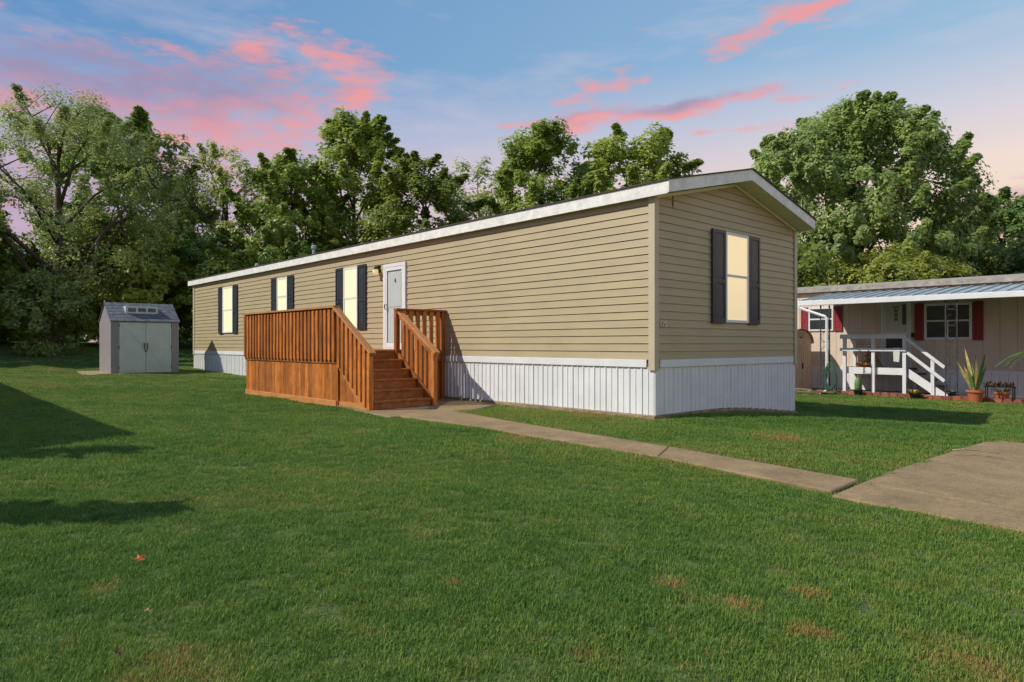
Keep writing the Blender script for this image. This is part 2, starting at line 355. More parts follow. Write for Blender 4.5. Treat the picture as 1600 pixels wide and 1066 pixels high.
# skirting
def skirt_mesh(w, h):
    pr = [(0, 0), (.007, .018), (.030, .018), (.037, .002), (w*.52, .002), (w*.52+.006, .012), (w*.52+.020, .012), (w*.52+.026, .002), (w-.001, .002), (w-.001, -.01), (0, -.01)]
    mb = MB(); mb.loft([(s, -n, 0) for s, n in pr], [(s, -n, h) for s, n in pr]); return mb.mesh('skirting_panel', MAT['white'])
PW = LEN/88; sk = skirt_mesh(PW, .735)
for k in range(88):
    o = put('skirting_panel', sk, home, (-.004, (k+1)*PW, .075)); o.rotation_euler.z = R_(-90)
    o = put('skirting_panel', sk, home, (WID+.004, k*PW, .075)); o.rotation_euler.z = R_(90)
PE = WID/19
for k in range(19):
    zb = float(gz((k+.5)*PE, -.05)) + .075
    put('skirting_panel', skirt_mesh(PE, .81-zb), home, (k*PE, -.004, zb))
    o = put('skirting_panel', sk, home, (WID-k*PW*1.0, LEN+.004, .075)); o.rotation_euler.z = R_(180)
mb = MB(); mb.box(-.036, -.001, .118, LEN-.118, .80, .922); mb.build('skirting_cap', MAT['white'], home, bevel=.006)
mb = MB(); mb.box(WID+.001, WID+.036, .118, LEN-.118, .80, .922); mb.build('skirting_cap', MAT['white'], home, bevel=.006)
mb = MB(); mb.box(.118, WID-.118, -.036, -.001, .80, .922); mb.build('skirting_cap', MAT['white'], home, bevel=.006)
for k in range(9):
    mb = MB(); mb.box(-.055, .04, k*2.35+(.0 if k else -.05), k*2.35+2.345, -.12, .072); mb.build('base_timber', MAT['timber'], home, bevel=.008)
ends = [0, .8, 1.6, 2.4, 3.2, 4.0, WID]
for a, b in zip(ends[:-1], ends[1:]):
    za, zb = float(gz(a, 0)), float(gz(b, 0)); mb = MB()
    mb.loft([(a+.041 if a == 0 else a, -.05, za-.12), (a+.041 if a == 0 else a, .04, za-.12), (a+.041 if a == 0 else a, .04, za+.072), (a+.041 if a == 0 else a, -.05, za+.072)],
            [(b, -.05, zb-.12), (b, .04, zb-.12), (b, .04, zb+.072), (b, -.05, zb+.072)]); mb.build('base_timber', MAT['timber'], home)
# roof
OE, OS = .35, .12
xe0, xe1, xm = -OS, WID+OS, WID/2
zu_e = 3.405; zu_m = zu_e + (xm+OS)*SL
def rz_(x): return zu_e + (min(x-xe0, xe1-x))*SL
TH = .185
mb = MB()
for x0, x1 in ((xe0-.02, xm), (xe1+.02, xm)):
    mb.loft([(x0, -OE-.02, rz_(x0)+TH), (x0, -OE-.02, rz_(x0)+TH+.022), (x1, -OE-.02, zu_m+TH+.022), (x1, -OE-.02, zu_m+TH)],
            [(x0, LEN+OE+.02, rz_(x0)+TH), (x0, LEN+OE+.02, rz_(x0)+TH+.022), (x1, LEN+OE+.02, zu_m+TH+.022), (x1, LEN+OE+.02, zu_m+TH)])
roof = mb.build('roof', MAT['shingle'], home)
for y0 in (-OE, LEN+OE-.022):             # rake boards
    for x0 in (xe0, xe1):
        mb = MB(); mb.loft([(x0, y0, rz_(x0)), (x0, y0, rz_(x0)+TH-.002), (xm, y0, zu_m+TH-.002), (xm, y0, zu_m)],
                           [(x0, y0+.022, rz_(x0)), (x0, y0+.022, rz_(x0)+TH-.002), (xm, y0+.022, zu_m+TH-.002), (xm, y0+.022, zu_m)])
        mb.build('rake_board', MAT['fascia'], roof)
for x0, s in ((xe0, 1), (xe1, -1)):       # eave fascia, three lengths
    for k in range(6):
        a = -OE+.0222 + k*(LEN+2*OE-.0444)/6; b = a+(LEN+2*OE-.0444)/6-.003
        mb = MB(); mb.box(min(x0, x0+s*.022), max(x0, x0+s*.022), a, b, zu_e-.012, zu_e+TH-.006); mb.build('fascia', MAT['fascia'], roof)
    mb = MB(); mb.box(min(x0+s*.0225, x0+s*(OS-.002)), max(x0+s*.0225, x0+s*(OS-.002)), -.0, LEN, zu_e, zu_e+.012); mb.build('eave_soffit', MAT['soffit'], roof)
for y0, y1 in ((-OE+.0225, -.0005), (LEN+.0005, LEN+OE-.0225)):   # gable soffit of narrow strips
    for s in (0, 1):
        mb = MB(); n = 30
        for k in range(n):
            xa = xe0+.023 + k*(xm-xe0-.023)/n; xb = xa+(xm-xe0-.023)/n-.012
            pa, pb = (xa, xb) if s == 0 else (WID-xa, WID-xb)
            mb.loft([(pa, y0, rz_(pa)+.004), (pb, y0, rz_(pb)+.004), (pb, y0, rz_(pb)+.02), (pa, y0, rz_(pa)+.02)],
                    [(pa, y1, rz_(pa)+.004), (pb, y1, rz_(pb)+.004), (pb, y1, rz_(pb)+.02), (pa, y1, rz_(pa)+.02)])
        pa, pb = (xe0+.023, xm) if s == 0 else (xe1-.023, xm)
        mb.loft([(pa, y0, rz_(pa)+.012), (pb, y0, rz_(pb)+.012), (pb, y0, rz_(pb)+.03), (pa, y0, rz_(pa)+.03)],
                [(pa, y1, rz_(pa)+.012), (pb, y1, rz_(pb)+.012), (pb, y1, rz_(pb)+.03), (pa, y1, rz_(pa)+.03)])
        mb.build('gable_soffit', MAT['soffit'], roof)
for x0 in (.03, WID-.03):                 # rake trim on the gable wall
    mb = MB(); z0 = Z1-.035
    mb.loft([(x0, -.04, z0), (x0, -.02, z0), (x0, -.02, z0+.05), (x0, -.04, z0+.05)],
            [(xm, -.04, z0+(xm-.03)*SL), (xm, -.02, z0+(xm-.03)*SL), (xm, -.02, z0+(xm-.03)*SL+.05), (xm, -.04, z0+(xm-.03)*SL+.05)]); mb.build('rake_trim', MAT['soffit'], home)
for px_, py_, ht in ((2.3, 15.95, .5), (2.3, 20.9, .3)):
    mb = MB(); mb.lathe([(.05, 0), (.05, ht-.12), (.085, ht-.12), (.085, ht-.03), (.04, ht)], 12, (px_, py_, zu_m+TH-.06)); mb.build('vent_pipe', MAT['pipe'], roof)

def wall_x(x):   # a wall facing -x
    return lambda u, v, n: (x-n, u, v)
def wall_y(y):   # a wall facing -y
    return lambda u, v, n: (u, y-n, v)
def fbox(mb, P, u0, u1, v0, v1, n0, n1):
    p = [P(u, v, n) for n in (n0, n1) for u, v in ((u0, v0), (u1, v0), (u1, v1), (u0, v1))]
    mb.add(p, [(0,3,2,1), (4,5,6,7), (0,1,5,4), (1,2,6,5), (2,3,7,6), (3,0,4,7)])
def window(par, P, u0, u1, v0, v1, vm=None, um=None, pane='pane', frame='white', fw=.045, n1=.056, n0=.0):
    mb = MB(); fbox(mb, P, u0, u1, v1-fw, v1, n0, n1); fbox(mb, P, u0, u1, v0, v0+fw, n0, n1)
    fbox(mb, P, u0, u0+fw, v0+fw, v1-fw, n0, n1); fbox(mb, P, u1-fw, u1, v0+fw, v1-fw, n0, n1)
    w = mb.build('window', MAT[frame], par)
    vs_ = [v0+fw, vm, v1-fw] if vm else [v0+fw, v1-fw]; us_ = [u0+fw, um, u1-fw] if um else [u0+fw, u1-fw]
    for i in range(len(vs_)-1):
        for j in range(len(us_)-1):
            mb = MB(); e = n0+.034 + (.008 if i == 1 else 0); fbox(mb, P, us_[j], us_[j+1], vs_[i], vs_[i+1], n0+.005, e); mb.build('pane', MAT[pane], w)
    if vm: mb = MB(); fbox(mb, P, u0+fw, u1-fw, vm-.022, vm+.022, n0+.037, n1-.004); mb.build('sash_rail', MAT[frame], w)
    if um: mb = MB(); fbox(mb, P, um-.022, um+.022, v0+fw, v1-fw, n0+.038, n1-.006); mb.build('mullion', MAT[frame], w)
    return w
def shutter(par, P, u0, u1, v0, v1, m='navy', n0=.026, mid=.45):
    mb = MB(); fbox(mb, P, u0, u1, v0, v1, n0, n0+.022); s = mb.build('shutter', MAT[m], par)
    e = .055; vm = v0+(v1-v0)*mid
    mb = MB()
    for a, b in ((u0, u0+e), (u1-e, u1)): fbox(mb, P, a, b, v0, v1, n0+.0221, n0+.036)
    for a, b in ((v0, v0+e*1.6), (vm-e*.6, vm+e*.6), (v1-e, v1)): fbox(mb, P, u0+e, u1-e, a, b, n0+.0221, n0+.036)
    mb.build('shutter_frame', MAT[m], s); 
    for a, b in ((v0+e*1.6+.03, vm-e*.6-.03), (vm+e*.6+.03, v1-e-.03)):
        mb = MB(); fbox(mb, P, u0+e+.02, u1-e-.02, a, b, n0+.0222, n0+.030); mb.build('shutter_panel', MAT[m], s)
PL = wall_x(0); PEn = wall_y(0)
for u0, u1, v0, v1 in ((17.12, 18.06, 1.55, 3.12), (12.86, 13.57, 2.02, 3.12), (8.83, 9.53, 1.55, 3.09)):
    window(home, PL, u0, u1, v0, v1, vm=(v0+v1)/2)
    shutter(home, PL, u0-.40, u0-.012, v0-.02, v1+.02); shutter(home, PL, u1+.012, u1+.40, v0-.02, v1+.02)
window(home, PEn, 1.99, 2.77, 1.535, 3.09, vm=2.345)
shutter(home, PEn, 1.565, 1.978, 1.515, 3.10); shutter(home, PEn, 2.782, 3.165, 1.515, 3.10)
# the front door
mb = MB(); fbox(mb, PL, 6.70, 6.78, 1.05, 3.02, 0, .06); fbox(mb, PL, 7.54, 7.62, 1.05, 3.02, 0, .06); fbox(mb, PL, 6.78, 7.54, 2.94, 3.02, 0, .06); fbox(mb, PL, 6.78, 7.54, 1.05, 1.09, 0, .06)
dr = mb.build('door_frame', MAT['white'], home)
mb = MB(); fbox(mb, PL, 6.785, 7.535, 1.095, 2.935, 0, .028); fbox(mb, PL, 6.90, 7.42, 2.02, 2.8, .0281, .036); fbox(mb, PL, 6.90, 7.42, 1.2, 1.86, .0281, .036); dp = mb.build('door', MAT['door'], home)
mb = MB(); fbox(mb, PL, 6.785, 6.85, 1.095, 2.935, .0365, .055); fbox(mb, PL, 7.47, 7.535, 1.095, 2.935, .0365, .055); fbox(mb, PL, 6.85, 7.47, 2.86, 2.935, .0365, .055); fbox(mb, PL, 6.85, 7.47, 1.095, 1.19, .0365, .055); mb.build('storm_door', MAT['white'], dp)
mb = MB(); mb.tube([(-.057, 7.49, 1.98), (-.10, 7.49, 1.98), (-.10, 7.49, 2.08), (-.057, 7.49, 2.08)], .011, 6); mb.build('handle', MAT['black'], dp)
o = put('door_number', text_mesh('6', .13, .004, MAT['black'], 'door_number'), dp, (-.041, 7.13, 2.58)); o.rotation_euler = (R_(90), 0, R_(-90))
o = put('house_number', text_mesh('175', .12, .006, MAT['white'], 'house_number'), home, (.19, -.034, 1.432)); o.rotation_euler = (R_(90), 0, 0)
mb = MB(); mb.box(-.05, -.015, 7.80, 7.89, 2.86, 3.02); mb.tube([(-.05, 7.845, 2.98), (-.13, 7.845, 3.0), (-.13, 7.845, 2.97)], .014, 6); mb.lathe([(.02, .05), (.085, .01), (.09, 0)], 10, (-.13, 7.845, 2.93)); wl = mb.build('wall_lamp', MAT['black'], home)
mb = MB(); mb.lathe([(.03, -.13), (.06, -.10), (.07, -.03), (.06, -.003)], 10, (-.13, 7.845, 2.93)); mb.build('lamp_glass', MAT['lamp'], wl, smooth=True)

# ------------------------------------------------------------------ wooden deck with stairs
deck = thing('wooden_deck', 'reddish stained wooden deck with slatted railing and stairs at the front door', 'deck')
DX, DY0, DY1, DZ = -2.52, 5.25, 9.6, 1.045       # outer face, near end, far end, floor
rnd = random.Random(4)
mb = MB(); mb.box(0, .138, -.0, DY1-DY0, -.036, 0); dbm = mb.mesh('deck_board', MAT['woodh'])
nb = 17
for k in range(nb): put('deck_board', dbm, deck, (DX+.03+k*(abs(DX)-.07)/nb, DY0, DZ))
for a, b in (((DX+.02, DY0+.03), (DX+.02, DY1)), ((DX+.045, DY0+.01), (-.06, DY0+.01)), ((DX+.045, DY1-.02), (-.06, DY1-.02))):
    mb = MB(); mb.bar((a[0], a[1], DZ-.14), (b[0], b[1], DZ-.14), .038, .20); mb.build('rim_joist', MAT['woodh'], deck)
n = 30; w = (DY1-DY0-.06)/n
mb = MB(); mb.box(-.010, .010, .002, w-.003, 0, DZ-.27); skm = mb.mesh('skirt_board', MAT['wood'])
for k in range(n): put('skirt_board', skm, deck, (DX+.032+rnd.uniform(-.003, .003), DY0+.05+k*w, .03))
n2 = 16; w2 = (abs(DX)-.1)/n2
mb = MB(); mb.box(.002, w2-.003, -.010, .010, 0, DZ-.27); skm2 = mb.mesh('skirt_board', MAT['wood'])
for k in range(n2):
    put('skirt_board', skm2, deck, (DX+.05+k*w2, DY1-.03, .03)); put('skirt_board', skm2, deck, (DX+.05+k*w2, DY0+.06, .03))
mb = MB(); mb.box(DX+.0, DX+.0205, DY0+.02, DY1, .0, .115); mb.build('kick_board', MAT['woodc'], deck, bevel=.004)
def post(x, y, z0, z1, s=.088):
    mb = MB(); mb.box(x-s/2, x+s/2, y-s/2, y+s/2, z0, z1); mb.build('post', MAT['wood'], deck, bevel=.005)
RT = 1.87
for y in (DY0+.03, 6.75, 8.2, DY1-.04): post(DX+.065, y, .02, RT-.04)
for x in (-1.21, -.10): post(x, DY0+.0, .02, RT-.04)
post(-.10, DY1-.04, .02, RT-.04)
# balusters stand on the outer face, tops and bottoms cut at a slant
def baluster_mesh(L, wdt=.088, dep=.036):
    mb = MB(); mb.loft([(0, -wdt/2, .03), (0, -wdt/2, L), (-dep, -wdt/2, L-.035), (-dep, -wdt/2, 0)], [(0, wdt/2, .03), (0, wdt/2, L), (-dep, wdt/2, L-.035), (-dep, wdt/2, 0)]); return mb.mesh('baluster', MAT['wood'])
blm = baluster_mesh(RT-.04-.86)
nbal = 27
for k in range(nbal):
    o = put('baluster', blm, deck, (DX, DY0+.07+k*(DY1-DY0-.12)/(nbal-1), .86)); o.rotation_euler.z = rnd.uniform(-.012, .012); o.rotation_euler.x = rnd.uniform(-.006, .006)
for k in range(14):
    o = put('baluster', blm, deck, (DX+.15+k*(abs(DX)-.3)/13, DY1, .86)); o.rotation_euler.z = R_(-90)
def rail(p, q, wdt, h, m='woodc', up=(0,0,1), name='rail'):
    mb = MB(); mb.bar(p, q, wdt, h, up); return mb.build(name, MAT[m], deck, bevel=.004)
rail((DX+.01, DY0-.0, RT-.02), (DX+.01, DY1+.03, RT-.02), .14, .038)
rail((DX+.021, DY0+.02, RT-.085), (DX+.021, DY1, RT-.085), .036, .088, 'woodh')
rail((DX+.085, DY1-.001, RT-.02), (-.03, DY1-.001, RT-.02), .14, .036)
# short railing from the stairs to the wall
rail((-1.25, DY0, RT-.02), (-.03, DY0, RT-.02), .13, .036, 'woodh')
rail((-1.16, DY0+.02, RT-.085), (-.05, DY0+.02, RT-.085), .036, .088, 'woodh')
mb = MB(); mb.box(-.044, .044, -.036, 0, 0, RT-.04-.86); bsm = mb.mesh('baluster', MAT['wood'])
for k in range(6): put('baluster', bsm, deck, (-1.06+k*.165, DY0-.001, .86))
# stairs
NR = 6; RUN = .235; RI = DZ/NR; SX0, SX1 = -2.47, -1.22
ybot = DY0 - RUN*(NR-1)
for k in range(NR):
    zt = RI*(k+1)-.002 if k < NR-1 else DZ-.04; yb = ybot+RUN*k
    mb = MB(); mb.box(SX0+.02, SX1-.02, yb, yb+.022, RI*k+(.0 if k else .032), RI*(k+1)-.040); mb.build('riser', MAT['woodh'], deck)
    if k < NR-1:
        mb = MB(); mb.box(SX0+.018, SX1-.018, yb-.028, yb+RUN+.0, RI*(k+1)-.038, RI*(k+1)); mb.build('tread', MAT['woodh'], deck, bevel=.006)
yend = DY0 - .0; sl = RI/RUN
for x in (SX0-.012, SX1+.012):            # stringers
    yb = ybot-.03
    mb = MB(); pr = [(yb, .02), (yb, RI*.95), (DY0-.02, DZ-.02), (DY0-.02, DZ-.30), (yb+.32, .02)]
    mb.loft([(x-.019, a, b) for a, b in pr], [(x+.019, a, b) for a, b in pr]); mb.build('stringer', MAT['woodc'] if x < -2 else MAT['woodh'], deck)
# boarded triangle below the outer stringer
for k in range(7):
    ya = ybot+.30+k*.125; yc = min(ya+.122, DY0-.03)
    if ya > DY0-.08: break
    h0 = max(.05, (ya-ybot-.29)*sl); h1 = (yc-ybot-.29)*sl
    mb = MB(); mb.loft([(SX0+.010, ya, .03), (SX0+.010, yc, .03), (SX0+.010, yc, h1+.12), (SX0+.010, ya, h0+.12)], [(SX0+.028, ya, .03), (SX0+.028, yc, .03), (SX0+.028, yc, h1+.12), (SX0+.028, ya, h0+.12)])
    mb.build('skirt_board', MAT['wood'], deck)
mb = MB(); mb.box(SX0-.008, SX0+.0095, ybot+.30, DY0-.03, .02, .11); mb.build('kick_board', MAT['woodc'], deck)
for x, s in ((SX0-.05, -1), (SX1+.05, 1)):
    ya, yb = ybot-.06, DY0+.0
    za = 1.03; zb = RT-.02
    rail((x, ya-.05, za-.05*(zb-za)/(yb-ya)), (x, yb+.05, zb+.0), .125, .04, 'woodc')
    slr = (zb-za)/(yb-ya)
    rail((x-s*.02, ya, za-.085), (x-s*.02, yb, zb-.085), .036, .085, 'woodh')
    mb = MB(); mb.box(x-.044, x+.044, ya-.0, ya+.085, .03, za-.02); mb.build('post', MAT['wood'], deck, bevel=.005)
    for k in range(7):
        yy = ya+.19+k*.152; zt = za+(yy-ya)*slr-.035; zbm = max(.06, (yy-ybot)*sl-.06)
        if yy > yb-.05: break
        mb = MB(); xo = x+s*.005
        mb.loft([(xo, yy-.043, zbm), (xo+s*.036, yy-.043, zbm), (xo+s*.036, yy-.043, zt-.043*slr), (xo, yy-.043, zt-.043*slr)],
                [(xo, yy+.043, zbm+.05), (xo+s*.036, yy+.043, zbm+.05), (xo+s*.036, yy+.043, zt+.043*slr), (xo, yy+.043, zt+.043*slr)])
        mb.build('baluster', MAT['wood'], deck)

# ------------------------------------------------------------------ grey storage shed
shed = thing('storage_shed', 'grey resin storage shed with sage double doors and shingled roof', 'shed', (-3.25, 19.1, .18))
SW, SD, SE, SR = 2.08, 1.62, 1.76, 2.36
mb = MB()
for x0, x1 in ((0, .03), (SW-.03, SW)):
    pr = [(0, 0), (SD, 0), (SD, SE), (SD/2, SR-.02), (0, SE)]
    mb.loft([(x0, a, b) for a, b in pr], [(x1, a, b) for a, b in pr])
mb.build('side_wall', MAT['shed_wall'], shed)
mb = MB(); mb.box(.031, SW-.031, SD-.03, SD, 0, SE); mb.build('back_wall', MAT['shed_wall'], shed)
for a, b in ((.0305, .235), (SW-.235, SW-.0305)):
    mb = MB(); mb.box(a, b, .0, .03, 0, SE-.02)
    for k in range(4): mb.box(a+.008+k*.05, a+.045+k*.05, -.008, -.0002, .02, SE-.03)
    mb.build('front_panel', MAT['shed_wall'], shed)
mb = MB(); mb.box(.235, SW-.235, .002, .028, SE-.05, SE-.02); mb.build('lintel', MAT['shed_wall'], shed)
for s in (0, 1):
    a, b = (.238, SW/2-.004) if s == 0 else (SW/2+.004, SW-.238)
    mb = MB(); mb.box(a, b, .004, .03, .03, SE-.055); d = mb.build('door', MAT['shed_door'], shed)
    n = 13
    for k in range(n):
        mb = MB(); mb.box(a+.05+k*(b-a-.10)/n, a+.05+(k+.82)*(b-a-.10)/n, -.003, .0038, .08, SE-.10); mb.build('groove_rib', MAT['shed_door'], d)
    mb = MB()
    zm = .92
    hi, lo = (a+.04, b-.04) if s == 0 else (b-.04, a+.04)
    mb.bar((hi, -.004, SE-.10), (lo, -.004, zm), .03, .022, (0,1,0)); mb.bar((hi, -.004, .08), (lo, -.004, zm-.06), .03, .022, (0,1,0)); mb.bar((a+.03, -.0045, zm-.03), (b-.03, -.0045, zm-.03), .05, .022, (0,1,0))
    for q in ((a+.02, a+.055), (b-.055, b-.02)): mb.box(q[0], q[1], -.010, -.0032, .04, SE-.065)
    mb.build('door_brace', MAT['shed_door'], d)
    hx = SW/2 + (-.05 if s == 0 else .05)
    mb = MB(); mb.tube([(hx, .0, .80), (hx, -.05, .82), (hx, -.05, 1.0), (hx, .0, 1.02)], .014, 6); mb.build('handle', MAT['black'], d)
    hx = .235 if s == 0 else SW-.235
    for z in (.2, .88, 1.6):
        mb = MB(); mb.box(hx-.012, hx+.012, -.016, -.009, z-.05, z+.05); mb.build('hinge', MAT['black'], d)
mb = MB(); mb.box(SW/2-.03, SW/2+.03, -.02, -.011, .72, .78); mb.build('latch', MAT['iron'], shed)
sr = MB(); sl_ = (SR-SE)/(SD/2); ov = .05
for s in (0, 1):
    y0, y1 = (-ov, SD/2) if s == 0 else (SD+ov, SD/2)
    sr.loft([(-.03, y0, SE-ov*sl_), (-.03, y0, SE-ov*sl_+.03), (-.03, y1, SR+.03), (-.03, y1, SR)], [(SW+.03, y0, SE-ov*sl_), (SW+.03, y0, SE-ov*sl_+.03), (SW+.03, y1, SR+.03), (SW+.03, y1, SR)])
sroof = sr.build('roof', MAT['shed_roof'], shed)
for r in range(6):                        # shingle tabs
    ya = -ov-.01+r*(SD/2+ov)/6; yb = ya+(SD/2+ov)/6+.01
    za = SE-ov*sl_+.031+(ya+ov)*sl_; zb = SE-ov*sl_+.031+(yb+ov)*sl_
    xs = -.03 - (.12 if r % 2 else 0)
    while xs < SW+.03:
        wdt = rnd.choice((.16, .2, .26)); a = max(xs, -.032); b = min(xs+wdt-.008, SW+.032)
        if b-a > .03:
            t = rnd.uniform(.008, .014); mb = MB()
            mb.loft([(a, ya, za), (b, ya, za), (b, ya, za+t), (a, ya, za+t)], [(a, yb, zb), (b, yb, zb), (b, yb, zb+.003), (a, yb, zb+.003)]); mb.build('shingle', MAT['shed_roof'], sroof)
        xs += wdt
mb = MB(); x0, x1 = .50, 1.50; yb = .30; zb = SE+yb*sl_+.02
pr = [(yb, zb), (yb-.02, zb+.26), (.70, zb+.265), (.70, SE+.70*sl_)]
mb.loft([(x0, a, b) for a, b in pr], [(x1, a, b) for a, b in pr]); dm = mb.build('skylight', MAT['shed_door'], shed, bevel=.008)
for k in range(3):
    mb = MB(); a = x0+.075+k*.305; mb.loft([(a, yb-.012, zb+.07), (a+.24, yb-.012, zb+.07), (a+.24, yb-.0225, zb+.20), (a, yb-.0225, zb+.20)], [(a, yb+.02, zb+.07), (a+.24, yb+.02, zb+.07), (a+.24, yb+.01, zb+.20), (a, yb+.01, zb+.20)]); mb.build('skylight_pane', MAT['shed_roof'], dm)

# ------------------------------------------------------------------ the home to the left whose shadow lies on the lawn
lh = thing('mobile_home', 'beige mobile home across the lawn casting a gable shadow on the grass', 'mobile home', (-14.3, 5.55, 0))
mb = MB(); mb.box(0, WID, 0, LEN, .8, Z1); mb.loft([(0, 0, Z1), (WID, 0, Z1), (WID/2, 0, Z1+WID/2*SL)], [(0, LEN, Z1), (WID, LEN, Z1), (WID/2, LEN, Z1+WID/2*SL)]); mb.build('wall', MAT['vinyl'], lh)
mb = MB(); mb.box(.0, WID, 0, LEN, -.2, .798); mb.build('skirting', MAT['white'], lh)
mb = MB()
for x0 in (xe0, xe1):
    mb.loft([(x0, -OE, rz_(x0)), (x0, -OE, rz_(x0)+TH), (xm, -OE, zu_m+TH), (xm, -OE, zu_m)], [(x0, LEN+OE, rz_(x0)), (x0, LEN+OE, rz_(x0)+TH), (xm, LEN+OE, zu_m+TH), (xm, LEN+OE, zu_m)])
mb.build('roof', MAT['shingle'], lh)
window(lh, wall_y(0), 1.9, 2.8, 1.5, 3.0, vm=2.3)

# ------------------------------------------------------------------ the home to the right with its awning
NX = 14.0; G = -.3
nbh = thing('mobile_home', 'tan panelled mobile home with red shutters and ribbed metal awning', 'mobile home', (0, 0, 0))
Y0n, Y1n = -11.0, 9.0
mb = MB(); mb.box(NX+.02, NX+4.3, Y0n, Y1n, G, 2.86); mb.build('wall', MAT['nb_wall'], nbh)
npn = 50; pw = (Y1n-Y0n)/npn
mb = MB(); mb.box(-.012, .02, .004, pw-.004, .40, 2.84); pmesh = mb.mesh('wall_panel', MAT['nb_wall'])
for k in range(npn): put('wall_panel', pmesh, nbh, (NX, Y0n+k*pw, 0))
mb = MB(); mb.box(-.02, .02, .003, pw/2-.006, G-.1, .36); smesh = mb.mesh('skirting_panel', MAT['white'])
for k in range(npn*2): put('skirting_panel', smesh, nbh, (NX, Y0n+k*pw/2, 0))
mb = MB(); mb.box(NX-.035, NX+.02, Y0n, Y1n, .345, .42); mb.build('skirting_cap', MAT['white'], nbh)
mb = MB(); mb.loft([(NX-.12, Y0n-.1, 2.87), (NX-.12, Y0n-.1, 3.0), (NX+2.15, Y0n-.1, 3.25), (NX+4.4, Y0n-.1, 3.0), (NX+4.4, Y0n-.1, 2.87)], [(NX-.12, Y1n+.1, 2.87), (NX-.12, Y1n+.1, 3.0), (NX+2.15, Y1n+.1, 3.25), (NX+4.4, Y1n+.1, 3.0), (NX+4.4, Y1n+.1, 2.87)])
nroof = mb.build('roof', MAT['nb_roof'], nbh)
mb = MB(); mb.box(NX-.15, NX-.1205, Y0n-.1, Y1n+.1, 2.86, 2.93); mb.build('gutter', MAT['nb_roof'], nroof)
# awning
AX, AY0, AY1, AZ = 11.7, -10.5, 3.2, 2.33
aw = MB(); aw.loft([(AX, AY0, AZ+.10), (AX, AY0, AZ+.13), (NX-.02, AY0, 2.80), (NX-.02, AY0, 2.77)], [(AX, AY1, AZ+.10), (AX, AY1, AZ+.13), (NX-.02, AY1, 2.80), (NX-.02, AY1, 2.77)])
awn = aw.build('awning', MAT['awning'], nbh)
mb = MB(); mb.bar((AX+.02, 0, AZ+.148), (NX-.03, 0, 2.815), .045, .035); rb = mb.mesh('awning_rib', MAT['awning'])
k = AY0+.1
while k < AY1: put('awning_rib', rb, awn, (0, k, 0)); k += .30
mb = MB(); mb.box(AX-.06, AX, AY0, AY1, AZ-.02, AZ+.13); mb.build('awning_gutter', MAT['white'], awn, bevel=.01)
mb = MB(); mb.loft([(AX, AY1, AZ-.02), (AX, AY1, AZ+.14), (NX-.03, AY1, 2.81), (NX-.03, AY1, 2.69)], [(AX, AY1+.03, AZ-.02), (AX, AY1+.03, AZ+.14), (NX-.03, AY1+.03, 2.81), (NX-.03, AY1+.03, 2.69)]); mb.build('awning_end', MAT['white'], awn)
def trellis(y):
    t = MB(); h0, h1 = G, AZ-.02
    for dy in (-.13, .13): t.box(AX+.02, AX+.045, y+dy-.012, y+dy+.012, h0, h1)
    o = t.build('trellis_post', MAT['iron'], awn)
    t = MB(); z = h0+.25
    while z < h1-.2:
        pts = [(AX+.032, y+.115*math.sin(a*1.0)*(1-.0*a), z+.16+.14*math.cos(a)) for a in np.linspace(0, 5.2, 12)]
        t.tube(pts, .007, 5); t.tube([(AX+.032, y-.12, z), (AX+.032, y+.12, z+.02)], .006, 5); z += .42
    t.build('scroll', MAT['iron'], o)
trellis(2.40); trellis(-.83); trellis(-4.2); trellis(-7.8)
mb = MB(); mb.tube([(AX-.05, 3.14, AZ-.02), (AX-.05, 3.12, AZ-.08), (AX-.05, 2.36, AZ-.36), (AX-.05, 2.31, AZ-.42), (AX-.05, 2.31, G+.12), (AX-.16, 2.36, G+.05), (AX-.28, 2.4, G+.04)], .043, 6); mb.build('downspout', MAT['white'], awn)
PN = wall_x(NX)
window(nbh, PN, 3.08, 3.88, 1.60, 2.36, vm=1.98, pane='glass', n0=.013, n1=.06)
shutter(nbh, PN, 2.80, 3.065, 1.59, 2.38, 'red'); shutter(nbh, PN, 3.895, 4.14, 1.59, 2.38, 'red')
window(nbh, PN, -.755, .455, 1.29, 2.35, vm=1.84, um=-.15, pane='glass', n0=.013, n1=.06, fw=.07)
shutter(nbh, PN, .468, .71, 1.27, 2.37, 'red'); shutter(nbh, PN, -1.02, -.768, 1.27, 2.37, 'red')
mb = MB(); 
for a, b, c, d in ((.80, .87, .45, 2.50), (1.56, 1.63, .45, 2.50), (.87, 1.56, 2.44, 2.50)): fbox(mb, PN, a, b, c, d, .013, .07)
mb.build('door_frame', MAT['white'], nbh)
mb = MB(); fbox(mb, PN, .872, 1.558, .46, 2.438, .013, .03); nd = mb.build('door', MAT['cloth'], nbh)
mb = MB(); fbox(mb, PN, .93, 1.50, .98, 1.46, .0301, .038); mb.build('door_screen', MAT['glass'], nd)
mb = MB(); fbox(mb, PN, .94, 1.05, 1.75, 2.36, .0301, .038); mb.build('door_light', MAT['glass'], nd)
mb = MB(); fbox(mb, PN, .88, 1.55, 1.48, 1.53, .0302, .05); fbox(mb, PN, .88, .93, .47, 2.43, .0302, .045); fbox(mb, PN, 1.50, 1.55, .47, 2.43, .0302, .045); mb.build('storm_door', MAT['white'], nd)
mb = MB()
for z in (2.18, 2.05, 1.92): mb.tube([(NX-.031, 1.22, z), (NX-.055, 1.22, z)], .055, 10)
mb.box(NX-.05, NX-.032, 1.14, 1.30, 2.27, 2.31); mb.build('door_ornament', MAT['timber'], nd)
mb = MB(); fbox(mb, PN, .73, .79, 1.36, 1.5, .013, .09); mb.build('mailbox', MAT['black'], nbh)

